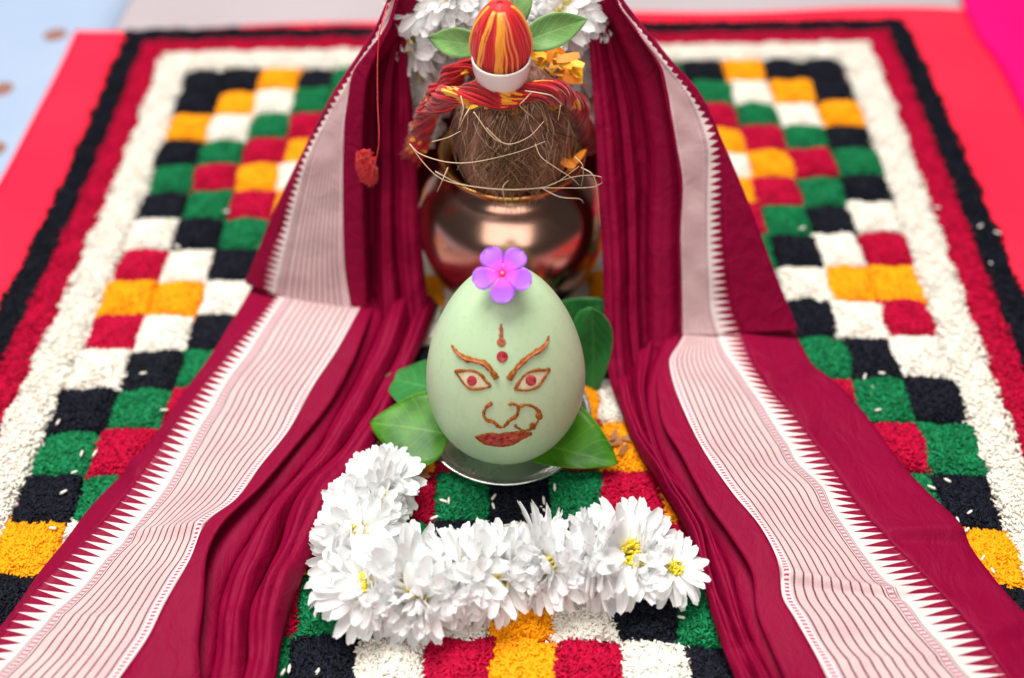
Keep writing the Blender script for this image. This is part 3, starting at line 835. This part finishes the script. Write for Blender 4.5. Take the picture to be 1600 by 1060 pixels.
# =================================================================== CHRYSANTHEMUM GARLANDS
def petal_white():
    m = NT('white_petal'); n = m.noise(60, 2, vec=m.coord())
    c = m.mix(n, C(0.95, 0.96, 0.97), C(0.97, 0.965, 0.95))
    c = m.mix(m.math('SUBTRACT', 1.0, m.math('DIVIDE', m.attr(), 0.34), clamp=True), c, C(0.62, 0.60, 0.10))
    t = m.n('ShaderNodeBsdfTranslucent'); m.link(c, t.inputs[0])
    x = m.n('ShaderNodeMixShader'); x.inputs[0].default_value = 0.42
    m.set(c, 0.55, spec=0.25)
    m.link(m.b.outputs[0], x.inputs[1]); m.link(t.outputs[0], x.inputs[2])
    m.link(x.outputs[0], m.t.nodes['Material Output'].inputs[0])
    return m.m
WP = petal_white()
YC = NT('yellow_florets').set(C(0.80, 0.62, 0.03), 0.6)
def mum_mesh(k):
    """chrysanthemum head, axis +z, radius about 0.028"""
    r = np.random.default_rng(40 + k); V, F, T = [], [], []; n0 = 0
    layers = [(19, 0.0290, -6, 0.0), (19, 0.0285, 10, 0.0015), (17, 0.0265, 26, 0.003), (14, 0.0230, 44, 0.004), (10, 0.0180, 62, 0.0045), (6, 0.013, 76, 0.005)]
    layers = layers[:(6, 3, 4, 3, 5)[k]]
    for li, (n, L, el, z0) in enumerate(layers):
        for i in range(n):
            a = 2 * math.pi * (i + 0.5 * (li % 2)) / n + r.normal(0, 0.07); e = math.radians(el + r.normal(0, 5)); Lp = L * r.uniform(0.88, 1.06); w = r.uniform(0.0036, 0.0048) * (L / 0.029) ** 0.5
            d = np.array([math.cos(a), math.sin(a), 0]); s_ = np.array([-math.sin(a), math.cos(a), 0]); roll = r.normal(0, 0.16)
            curl = r.normal(0.30 if li > 2 else -0.15, 0.22)
            nu, nv = 8, 5
            ph_ = r.uniform(0, 6)
            for iu in range(nu):
                t = iu / (nu - 1)
                ee = e + curl * t * t
                em = e + curl * t * t * .5
                p = np.array([0, 0, z0]) + (d * math.cos(em) + np.array([0, 0, 1]) * math.sin(em)) * Lp * t
                nrm = -d * math.sin(ee) + np.array([0, 0, 1]) * math.cos(ee); dr = d * math.cos(ee) + np.array([0, 0, 1]) * math.sin(ee)
                sd = s_ * math.cos(roll * t) + nrm * math.sin(roll * t)
                wt = w * (0.30 + 0.70 * math.sin(math.pi / 2 * min(1.0, t * 1.5)) ** 1.2) * (1 if t < 0.75 else 1 - 0.35 * ((t - 0.75) / 0.25) ** 2)
                for iv in range(nv):
                    q = -1 + 2 * iv / (nv - 1)
                    tip = (0.0020 * (1 - q * q) + 0.0006 * math.cos(7 * q + ph_)) if iu == nu - 1 else 0.0
                    V.append(p + sd * q * wt + nrm * (0.0016 * q * q * (1 - 0.5 * t) + 0.00035 * math.cos(6.3 * q)) + dr * tip); T.append(t)
            F += [tuple(f + n0) for f in grid_faces(nu, nv)]; n0 += nu * nv
    return make_mesh('petals', V, F, WP, tint=T)
def heart_mesh(k):
    r = np.random.default_rng(70 + k); V, F = [], []; n0 = 0
    for i in range(46):
        rr = 0.0062 * math.sqrt(r.uniform(0, 1)); a = r.uniform(0, 6.283)
        b = np.array([rr * math.cos(a), rr * math.sin(a), 0.003]); t = b * 1.15 + np.array([0, 0, 0.006 + 0.002 * r.uniform()])
        v, f = tube_geo([b, (b + t) / 2, t], [0.0006, 0.0008, 0.0006], 5, True)
        V += v.tolist(); F += [tuple(x + n0 for x in q) for q in f]; n0 += len(v)
    return make_mesh('flower_centre', V, F, YC)
MUM = [mum_mesh(k) for k in range(5)]; HEART = [heart_mesh(k) for k in range(2)]
def garland(name, label, pts, axes, group=None, scales=None):
    """pts: flower centres (world), axes: unit facing of each flower"""
    c = np.mean(pts, 0); root = empty(name, (c[0], c[1], min(p[2] for p in pts) - 0.02))
    tag(root, label, 'garland', group)
    V, F = tube_geo(catmull(pts, 80), 0.0009, 5, True)
    obj('string', V, F, NT('garland_string').set(C(0.55, 0.55, 0.45), 0.8), root)
    for i, (p, a) in enumerate(zip(pts, axes)):
        k = random.choice((0, 1, 1, 2, 3, 3, 4))
        o = bpy.data.objects.new('flower', MUM[k]); col.objects.link(o); o.parent = root
        q = Vector(a).to_track_quat('Z', 'Y') @ Matrix.Rotation(random.uniform(0, 6.28), 3, 'Z').to_quaternion()
        o.rotation_mode = 'QUATERNION'; o.rotation_quaternion = q
        o.location = Vector(p) - root.location
        sc = random.uniform(0.92, 1.12) * (scales[i] if scales else 1); o.scale = (sc, sc, sc)
        h = bpy.data.objects.new('flower_centre', HEART[random.randrange(2)]); col.objects.link(h); h.parent = o
    return root
path = catmull([uz(x, y, 0.030) for x, y in [(602, 735), (590, 776), (566, 822), (536, 876), (556, 912), (632, 918), (720, 908), (790, 893), (855, 878), (920, 873), (985, 878), (1042, 886)]], 200)
seg = np.linalg.norm(np.diff(path, axis=0), axis=1).sum()
nfl = int(seg / 0.0130); idx = np.linspace(0, 199, nfl).astype(int)
pts, axes, scs = [], [], []
for k, i in enumerate(idx):
    t = path[min(i + 2, 199)] - path[max(i - 2, 0)]; t /= np.linalg.norm(t)
    pxish = i / 199
    face = random.choice((0.2, 0.35, 0.6)) if pxish > 0.50 else 0.7
    scs.append(0.90 if pxish < 0.15 else (0.95 if pxish < 0.25 else (1.02 if pxish < .5 else (1.12 if pxish < .93 else 0.85))) * random.uniform(.88, 1.1))
    out = np.array([random.gauss(-0.1, 0.3), random.gauss(-0.45, 0.3), random.gauss(0.75, 0.25)])
    a = t * (1 if k % 2 else -1) * (1 - face) + out * face + np.array([random.gauss(0, .14) for _ in range(3)])
    pts.append(path[i] + np.array([random.gauss(0, .002), random.gauss(0, .0035), random.gauss(0, .0025)])); axes.append(a / np.linalg.norm(a))
garland('flower_garland', 'white chrysanthemum garland lying on the rice in front of the plate', pts, axes, scales=scs)
bk = [(-0.095, 0.03, 0.115), (-0.090, 0.040, 0.140), (-0.085, 0.05, 0.165)]
bkpx = [(640, 175), (652, 140), (662, 105), (652, 68), (690, 88), (668, 40), (700, 52), (722, 25), (660, 5), (700, -5), (745, 0), (745, 40), (790, -10), (840, 0), (838, 35), (868, 20), (895, 0), (905, 35), (880, 60), (905, 75), (890, 100), (915, 115), (918, 150)]
pts = [uy(x, y, 0.076 + random.uniform(-0.010, 0.008)) for x, y in bkpx]
axes = []
for p in pts:
    a = np.array([random.gauss(0, 0.5), -0.75, 0.55 + random.gauss(0, 0.25)]); axes.append(a / np.linalg.norm(a))
garland('flower_garland', 'white chrysanthemum garland piled behind the coconut and the thread wound nut', pts, axes)

# =================================================================== MARIGOLD PETALS
def marigold_mesh(k):
    r = np.random.default_rng(k); V = []
    L, w = r.uniform(0.010, 0.015), r.uniform(0.0020, 0.0032)
    cv, tw = r.uniform(-0.6, 0.8), r.uniform(-1.2, 1.2)
    for i in range(7):
        t = i / 6; a = tw * t
        for j in range(4):
            q = -1 + 2 * j / 3; ww = w * (0.3 + 0.7 * math.sin(math.pi * min(1, .15 + t * .75)))
            V.append((L * (t - .5), q * ww * math.cos(a), q * ww * math.sin(a) + cv * L * (t - .5) ** 2 + 0.001))
    return make_mesh('petal', V, grid_faces(7, 4), None)
MGM = [marigold_mesh(200 + k) for k in range(6)]
MY = NT('marigold_yellow').set(C(0.90, 0.43, 0.006), 0.55); MO = NT('marigold_orange').set(C(0.80, 0.24, 0.006), 0.6); MB = NT('dry_petal').set(C(0.30, 0.11, 0.03), 0.7)
for me in MGM: me.materials.append(MY)
COB = BVHTree.FromPolygons([Vector(v) for v in HV], [tuple(map(int, f)) for f in HF])
def put_petal(loc, label, group, mat, sc=1.0, nrm=(0, -0.5, 0.8)):
    o = bpy.data.objects.new('marigold_petal', random.choice(MGM)); col.objects.link(o)
    q = Vector(nrm).to_track_quat('Z', 'Y').to_matrix() @ Matrix.Rotation(random.uniform(0, 6.28), 3, 'Z') @ Matrix.Rotation(random.gauss(0, 0.4), 3, 'X')
    o.rotation_euler = q.to_euler(); o.location = Vector(loc); o.scale = (sc,) * 3
    o.material_slots[0].link = 'OBJECT'; o.material_slots[0].material = mat
    tag(o, label, 'petal', group)
for (x, y) in [(742, 158), (752, 163), (765, 155), (778, 157), (790, 158), (803, 163), (815, 158), (806, 172), (735, 165), (866, 158), (862, 168), (772, 165)]:
    p, nn = hit(COB, x, y, 0.0030)
    if p is not None: put_petal(p, 'yellow marigold petal stuck on the coconut below the red rope', 'petals on the coconut', random.choice((MY, MY, MO)), 0.95, tuple(nn))
for (x, y) in [(838, 75), (846, 72), (852, 80), (862, 78), (868, 86), (877, 84), (884, 92), (892, 98), (886, 105), (897, 110), (902, 118), (876, 96), (858, 92), (848, 98), (866, 102), (838, 100), (832, 108), (845, 112), (858, 118), (868, 120), (880, 118), (836, 122), (900, 128), (889, 124), (850, 88), (894, 122)]:
    put_petal(uy(x, y, 0.012 + random.uniform(-0.006, 0.008)), 'yellow marigold petal heaped beside the white cup under the long pale leaf', 'petals beside the cup', random.choice((MY, MY, MY, MO)), 1.25)
for (x, y, yy) in [(890, 250, -0.02), (898, 262, -0.02), (885, 255, -0.025), (905, 245, -0.015)]:
    put_petal(uy(x, y, yy), 'marigold petal caught between coconut and pot rim', 'petals at the pot rim', MO, 1.1)
for i in range(22):
    x, y = random.choice([(random.uniform(930, 985), random.uniform(660, 725)), (random.uniform(620, 690), random.uniform(715, 745)), (random.uniform(640, 670), random.uniform(520, 590))])
    put_petal(uz(x, y, 0.0135), 'dry brown petal fallen on the rice around the plate', 'fallen petals around the plate', MB, 0.9, (0, 0, 1))

# =================================================================== SAREE
saree = empty('draped_saree', (0, -0.02, 0.01))
tag(saree, 'maroon silk saree with pale zari border, pleated and draped around the pot', 'saree')
NR = 140
def lines(d, tuck=0):
    out = {}
    for k, v in d.items():
        v = [np.array(q, float) for q in v]
        if tuck: d0 = v[0] - v[1]; v = [v[0] + d0 / np.linalg.norm(d0) * tuck] + v
        out[k] = catmull(v, NR)
    return out
LU = lines({
 'A': [(612, -12), (590, 40), (566, 80), (520, 150), (473, 241), (430, 330), (384, 443)],
 'B': [(614, -12), (592, 42), (568, 84), (523, 152), (477, 236), (454, 302), (437, 359), (418, 413), (410, 455)],
 'C': [(616, -12), (595, 44), (571, 88), (530, 155), (486, 238), (470, 290), (455, 352), (437, 431), (430, 462)],
 'D': [(621, -12), (604, 40), (577, 78), (552, 112), (543, 160), (538, 200), (536, 287), (538, 409), (549, 486)],
 'E': [(626, -12), (612, 40), (592, 80), (575, 120), (568, 180), (567, 280), (569, 359), (574, 490)],
 'F': [(632, -12), (622, 40), (605, 80), (592, 130), (588, 200), (588, 300), (588, 400), (590, 495)],
 'G': [(640, -12), (626, 50), (618, 110), (615, 200), (616, 300), (620, 400), (632, 495)],
 'I': [(652, -12), (634, 45), (638, 110), (644, 172), (651, 270), (656, 350), (664, 440), (674, 499)]})
LL = lines({
 'A': [(387, 463), (308, 588), (232, 696), (203, 728), (147, 787), (98, 854), (45, 920), (-10, 995), (-60, 1062), (-100, 1115)],
 'B': [(427, 471), (328, 588), (256, 690), (189, 784), (129, 850), (52, 927), (0, 997), (-50, 1062), (-90, 1115)],
 'C': [(440, 476), (360, 592), (296, 700), (238, 794), (168, 875), (87, 962), (0, 1050), (-50, 1105)],
 'D': [(557, 492), (524, 552), (492, 600), (452, 672), (408, 728), (370, 780), (322, 818), (297, 875), (259, 941), (231, 997), (189, 1057), (150, 1110)],
 'E': [(576, 497), (548, 568), (512, 632), (455, 702), (405, 760), (348, 815), (322, 865), (315, 945), (308, 1008), (311, 1060), (308, 1110)],
 'J': [(598, 500), (578, 560), (545, 625), (495, 700), (435, 775), (393, 845), (352, 930), (332, 1010), (324, 1060), (318, 1110)],
 'K': [(632, 500), (614, 560), (578, 632), (528, 710), (470, 795), (425, 870), (388, 960), (368, 1060), (360, 1110)],
 'I': [(674, 502), (655, 548), (612, 640), (583, 695), (545, 760), (510, 830), (470, 905), (445, 980), (430, 1060), (422, 1110)]}, 26)
RU = lines({
 'A': [(965, -12), (978, 10), (1041, 89), (1094, 150), (1130, 227), (1171, 324), (1211, 430), (1246, 517)],
 'B': [(962, -12), (975, 12), (1037, 90), (1085, 152), (1115, 197), (1126, 251), (1127, 324), (1131, 406), (1143, 481), (1159, 521)],
 'C': [(961, -12), (973, 13), (1035, 95), (1076, 150), (1100, 205), (1106, 240), (1105, 365), (1110, 481), (1122, 524)],
 'D': [(960, -12), (971, 13), (1030, 98), (1042, 140), (1057, 227), (1066, 284), (1063, 365), (1065, 450), (1066, 524)],
 'E': [(957, -12), (968, 14), (1026, 100), (1037, 142), (1053, 227), (1062, 300), (1059, 365), (1060, 450), (1061, 534)],
 'F': [(948, -12), (962, 40), (1000, 130), (1015, 200), (1022, 260), (1018, 365), (1018, 450), (1020, 545)],
 'G': [(935, -12), (943, 50), (958, 130), (968, 200), (975, 300), (978, 400), (980, 500), (990, 590)],
 'I': [(913, -12), (920, 60), (925, 130), (930, 200), (935, 300), (942, 400), (945, 500), (952, 590), (968, 640)]})
RL = lines({
 'A': [(1252, 538), (1272, 574), (1317, 611), (1366, 668), (1418, 737), (1452, 772), (1496, 820), (1520, 860), (1572, 928), (1605, 965), (1660, 1040), (1700, 1090)],
 'B': [(1162, 532), (1187, 587), (1240, 651), (1297, 724), (1336, 786), (1388, 844), (1448, 904), (1516, 980), (1568, 1048), (1610, 1100)],
 'C': [(1124, 530), (1137, 558), (1187, 631), (1236, 708), (1284, 765), (1304, 804), (1356, 876), (1424, 956), (1508, 1052), (1550, 1105)],
 'D': [(1060, 540), (1046, 565), (1057, 615), (1094, 696), (1142, 768), (1188, 824), (1216, 880), (1222, 932), (1240, 964), (1272, 1020), (1292, 1060), (1315, 1110)],
 'E': [(1056, 542), (1034, 572), (1027, 603), (1037, 660), (1065, 708), (1102, 778), (1140, 832), (1176, 892), (1184, 955), (1206, 1010), (1228, 1060), (1250, 1110)],
 'J': [(1022, 560), (1010, 600), (1010, 640), (1035, 712), (1075, 790), (1116, 850), (1145, 910), (1160, 960), (1180, 1010), (1200, 1060), (1218, 1110)],
 'K': [(995, 600), (992, 645), (1015, 708), (1052, 778), (1092, 838), (1120, 905), (1143, 985), (1165, 1030), (1175, 1060), (1192, 1110)],
 'I': [(960, 610), (975, 655), (996, 704), (1032, 764), (1068, 824), (1096, 904), (1128, 1008), (1148, 1060), (1165, 1110)]}, 30)
ZF = 0.022
def world_upper(L, key, ytop, deep=0.0):
    y0 = uz(L[key][-1][0], L[key][-1][1], ZF)[1]
    py0, py1 = L[key][0][1], L[key][-1][1]
    out = []
    for x, y in L[key]:
        w = (py1 - y) / (py1 - py0)
        out.append(uy(x, y, y0 + (ytop - y0) * w ** 0.9 + deep * min(1, 0.35 + 1.6 * w)))
    return np.array(out)
def zs_lower(base, s_): return base * (0.50 + 0.50 * (1 - np.exp(-s_ / 0.035)))
def world_lower(L, key, z):
    n = len(L[key]); s_ = np.linspace(0, 1, n)
    zz = zs_lower(np.full(n, z) if np.isscalar(z) else z, s_)
    return np.array([uz(x, y, q) for (x, y), q in zip(L[key], zz)])
def arclen(P): return np.r_[0, np.cumsum(np.linalg.norm(np.diff(P, axis=0), axis=1))]
def ncross(cols, per):
    """interpolate smoothly across key columns; per = subdivisions between keys"""
    K = np.stack(cols, 1)                       # NR, nk, 3
    nk = K.shape[1]; out, pos = [], []
    for k in range(nk - 1):
        for j in range(per[k]):
            out.append(K[:, k] * (1 - j / per[k]) + K[:, k + 1] * (j / per[k])); pos.append(k + j / per[k])
    out.append(K[:, -1]); pos.append(nk - 1)
    return np.stack(out, 1), np.array(pos)
def wrinkle(P, amp, f1, f2, ph, axis):
    n, c = P.shape[:2]
    S, U = np.meshgrid(np.linspace(0, 1, n), np.linspace(0, 1, c), indexing='ij')
    d = amp * (np.sin(f1 * S + 2.5 * U + ph) * 0.5 + np.sin(f2 * S - 4 * U + 1.7 * ph) * 0.35 + np.sin((f1 + f2) * 0.9 * S + 6 * U) * 0.25)
    Q = P.copy(); Q += d[..., None] * np.array(axis); return Q
def crease(P, cuts, axis=(0, 0, 1)):
    n, c = P.shape[:2]
    S, U = np.meshgrid(np.linspace(0, 1, n), np.linspace(0, 1, c), indexing='ij')
    Q = P.copy()
    for (s0, slope, u0, u1, w, amp) in cuts:
        k = np.clip((U - u0 + 0.06) / 0.12, 0, 1) * np.clip((u1 + 0.06 - U) / 0.12, 0, 1)
        d = S - s0 - slope * (U - u0)
        Q += (amp * k * (np.exp(-np.abs(d) / w) - 0.6 * np.exp(-np.abs(d - 1.6 * w) / w)))[..., None] * np.array(axis)
    return Q
def cloth(name, P, mat, u=None, v=None, flip=False, thick=0.0007):
    n, c = P.shape[:2]
    if u is None: u = np.linspace(0, 1, c)
    if v is None: v = arclen(P[:, c // 2])
    UV = np.stack([np.repeat(u[None], n, 0), np.repeat(v[:, None], c, 1)], -1).reshape(-1, 2)
    F = grid_faces(n, c)
    if flip: F = F[:, ::-1]
    o = obj(name, P.reshape(-1, 3), F, mat, saree, uv=UV)
    return solidify(o, thick, -1)
def arch(a, b, h, n=11, axis=(0, 0, 1), sag=0.0, skew=0.0, drop=0.0):
    t = np.linspace(0, 1, n)
    prof_ = np.sin(np.pi * t ** (1 + skew)) ** 0.8 + 0.16 * np.sin(np.pi * t) * np.sin(5.5 * np.pi * t + 0.7)
    hh = h if np.ndim(h) else np.full(len(a), h)
    P = a[:, None] * (1 - t)[None, :, None] + b[:, None] * t[None, :, None] + (hh[:, None] * prof_[None])[..., None] * np.array(axis)
    return P
def side(Lu, Ll, sgn, ph):
    fl = sgn > 0
    fwd = np.array([0, -0.75, 0.25])
    # ---- upper panel, hanging from the top
    A, B, Cc, D, E = [world_upper(Lu, k, 0.045) for k in 'ABCDE']
    back = A + np.array([-sgn * 0.003, 0.009, -0.003]); back2 = A + np.array([-sgn * 0.022, 0.020, -0.006])
    rim = A + np.array([sgn * 0.0002, 0.004, -0.001])
    P, _ = ncross([back2, back, rim, A, B], [3, 3, 2, 6]); cloth('outer_fold', P, MAROON, flip=fl)
    P, pos = ncross([B, Cc, D], [8, 22]); P = wrinkle(P, 0.0012, 22, 37, ph, fwd)
    P[:, 0] = B; P[:, -1] = D
    u = np.where(pos <= 1, pos * 0.205, 0.205 + (pos - 1) * 0.795); vu = arclen(Cc)
    cloth('zari_border', P, ZARI, u, vu, fl)
    P, _ = ncross([D, E], [5]); cloth('inner_edge', P, MAROON, flip=fl)
    D0 = world_upper(Lu, 'D', 0.045, 0.012)
    E1 = world_upper(Lu, 'E', 0.046, 0.016); Fw = world_upper(Lu, 'F', 0.048, 0.028 if sgn < 0 else 0.014)
    G = world_upper(Lu, 'G', 0.050, 0.028 if sgn < 0 else 0.030); I = world_upper(Lu, 'I', 0.050, 0.022)
    t = np.linspace(0.3, 1, NR); ss = np.linspace(0, 1, NR)
    ax = (0, -1, 0.1)
    wv = 0.003 * np.sin(9 * ss + ph) + 0.002 * np.sin(21 * ss)
    if sgn < 0:
        cloth('pleat', arch(D0, E1, 0.000 * t, 4, ax), MAROON, flip=fl)
        cloth('pleat', arch(E1, Fw, -0.014 * t, 11, ax), MAROON, flip=fl)
        cloth('pleat', wrinkle(arch(Fw, G, (0.017 + wv) * t, 16, ax, skew=0.4), 0.0012, 19, 33, ph, (0, -1, 0)), MAROON, flip=fl)
        cloth('pleat', wrinkle(arch(G, I, (0.014 + wv) * t, 16, ax, skew=-0.25), 0.0012, 17, 37, ph + 1, (0, -1, 0)), MAROON, flip=fl)
    else:
        mid = world_upper(Lu, 'F', 0.048, 0.030) * 0.5 + world_upper(Lu, 'G', 0.048, 0.030) * 0.5
        cloth('pleat', arch(D0, Fw, 0.004 * t, 11, ax), MAROON, flip=fl)
        cloth('pleat', arch(Fw, mid, -0.012 * t, 11, ax), MAROON, flip=fl)
        cloth('pleat', wrinkle(arch(mid, G, (0.016 + wv) * t, 14, ax, skew=0.4), 0.0012, 21, 35, ph, (0, -1, 0)), MAROON, flip=fl)
        cloth('pleat', wrinkle(arch(G, I, (0.016 + wv) * t, 18, ax, skew=-0.25), 0.0014, 18, 41, ph + 1, (0, -1, 0)), MAROON, flip=fl)
    # ---- lower panel, lying toward the front over the rice
    s_ = np.linspace(0, 1, NR)
    zA = 0.019 + 0.002 * np.sin(9 * s_ + ph); zB = 0.026 + 0.002 * np.sin(7 * s_ + ph)
    zC = 0.027 + 0.002 * np.sin(6 * s_ + 1 + ph); zD = 0.034 + 0.003 * np.sin(8 * s_ + 2 + ph); zE = 0.034 + 0.003 * np.sin(8 * s_ + 2.2 + ph)
    A, B, Cc, D, E = [world_lower(Ll, k, z) for k, z in zip('ABCDE', (zA, zB, zC, zD, zE))]
    nxt = np.gradient(A, axis=0); nxt /= np.linalg.norm(nxt, axis=1)[:, None]
    outw = np.cross(nxt, [0, 0, 1.0]) * sgn * -1
    outw = np.where((outw[:, :1] * sgn) < 0, -outw, outw)
    r1 = A + outw * 0.0012 + [0, 0, -0.004]; r2 = A + outw * 0.0004 + [0, 0, -0.0085]; r3 = A - outw * 0.025 + [0, 0, -0.0085]
    P, _ = ncross([r3, r2, r1, A, B], [3, 3, 3, 12]); P2 = wrinkle(P, 0.0016, 19, 31, ph + 1, (0, 0, 1)); 
    P2 = crease(P2, [(0.10, 0.05, 0.5, 1.0, 0.020, 0.004), (0.56, -0.06, 0.45, 0.95, 0.018, 0.0045), (0.80, 0.05, 0.5, 1.0, 0.02, 0.002)] if sgn > 0 else [(0.40, 0.05, 0.4, 0.9, 0.022, 0.005), (0.16, -0.04, 0.5, 1.0, 0.02, 0.002), (0.75, 0.05, 0.45, 0.9, 0.02, 0.002)])
    P2[:, -1] = B; P2[:, :7] = P[:, :7]
    cloth('outer_fold', P2, MAROON, flip=fl)
    P, pos = ncross([B, Cc, D], [10, 26]); W_ = wrinkle(P, 0.0018, 24, 43, ph, (0, 0, 1))
    W_ = crease(W_, [(0.69, -0.05, 0.15, 1.0, 0.014, 0.0045), (0.30, 0.06, 0.2, 0.8, 0.02, 0.002), (0.86, 0.03, 0.3, 0.9, 0.015, 0.0018)] if sgn > 0 else [(0.55, 0.02, 0.3, 1.0, 0.016, 0.004), (0.24, -0.05, 0.3, 0.9, 0.02, 0.002), (0.76, 0.03, 0.2, 0.7, 0.02, 0.002)])
    W_[:, 0] = B; W_[:, -1] = D
    u = np.where(pos <= 1, pos * 0.205, 0.205 + (pos - 1) * 0.795)
    cloth('zari_border', W_, ZARI, u, arclen(Cc) + 0.004, fl)
    hem = E + np.array([0, 0, -0.0025])
    P, _ = ncross([D, E, hem], [8, 2]); cloth('inner_edge', P, MAROON, flip=fl)
    V, F = tube_geo(E + np.array([0, 0, 0.0002]), 0.00032, 5, True)
    obj('selvage_thread', V, F, WHITE_THREAD if sgn > 0 else MAROON, saree)
    J = world_lower(Ll, 'J', 0.0185); K = world_lower(Ll, 'K', 0.021); I = world_lower(Ll, 'I', 0.0175)
    E0_ = world_lower(Ll, 'E', 0.017)
    inn = (E0_ + (Cc - E0_) * 0.25); inn[:, 2] = 0.018
    hgt = 0.0110 + 0.004 * np.sin(11 * s_ + ph) + 0.003 * np.sin(23 * s_ + 2 * ph)
    hg2 = 0.0105 + 0.005 * np.sin(8 * s_ + 2.5 + ph) + 0.002 * np.sin(27 * s_)
    K = K + ((I - J) * (0.10 * np.sin(9 * s_ + ph) + 0.06 * np.sin(21 * s_ + 1))[:, None]) * [1, 1, 0]
    J = J + ((K - J) * (0.12 * np.sin(13 * s_ + 2 + ph))[:, None]) * [1, 1, 0]
    mids = []
    cloth('pleat', arch(inn, J, 0.005 + 0 * s_, 12, skew=0.6), MAROON, flip=fl)
    cloth('pleat', wrinkle(arch(J, K, hgt, 18, skew=0.6), 0.0016, 27, 49, ph, (0, 0, 1)), MAROON, flip=fl)
    cloth('pleat', wrinkle(arch(K, I, hg2, 18, skew=0.1), 0.0016, 23, 53, ph + 2, (0, 0, 1)), MAROON, flip=fl)
side(LU, LL, -1, 0.4)
side(RU, RL, 1, 2.1)
# the part that passes over the top, behind the leaves
top = catmull([uy(622, -8, 0.046), (-0.076, 0.070, 0.275), (-0.052, 0.110, 0.296), (0, 0.130, 0.302), (0.046, 0.110, 0.294), (0.066, 0.070, 0.272), uy(945, -8, 0.046)], 50)
for k in range(3):
    off = np.array([0, 0.012 * k, -0.006 * k])
    cloth('pleat', arch(top + off + [0, -0.004, -0.008], top + off + [0, 0.014, -0.010], 0.010, 11), MAROON)

bx = np.linspace(-1, 1, 41); bz = np.linspace(0, 1, 40)
BX, BZ = np.meshgrid(bx, bz)
fold = 0.006 * np.sin(BX * 17) * (0.4 + 0.6 * (1 - BZ))
back_ = np.stack([BX * (0.115 - 0.045 * BZ), 0.125 - 0.060 * BX ** 2 + 0.0 * BZ + fold, 0.012 + 0.150 * BZ], -1)
cloth('added_back_panel', back_, MAROON)  # saree panel added so the gap behind the pot reads as dark shade
# red fluff of thread on the saree
g = Geo(); c0 = uy(573, 262, -0.012)
for i in range(90):
    r = np.random.default_rng(900 + i)
    pts = []
    for _ in range(5):
        v_ = r.normal(0, 1, 3); v_ /= np.linalg.norm(v_); pts.append(c0 + np.array([0.0085, 0.0055, 0.0190]) * v_ * r.uniform(0.1, 1.0) ** 0.7)
    V, F = tube_geo(catmull(pts, 26), 0.00035, 4, False); g.add(V, F, r.uniform(0.66, 0.755))
V, F = tube_geo(catmull([uy(606, 5, 0.02), uy(592, 60, 0.0), uy(590, 150, -0.012), uy(592, 225, -0.022), uy(580, 275, -0.022)], 60), 0.0004, 5, True); g.add(V, F, 0.72)
tag(g.build('thread_fluff', THREAD), 'fluffy tuft of bright red thread clinging to the saree pleats', 'thread')
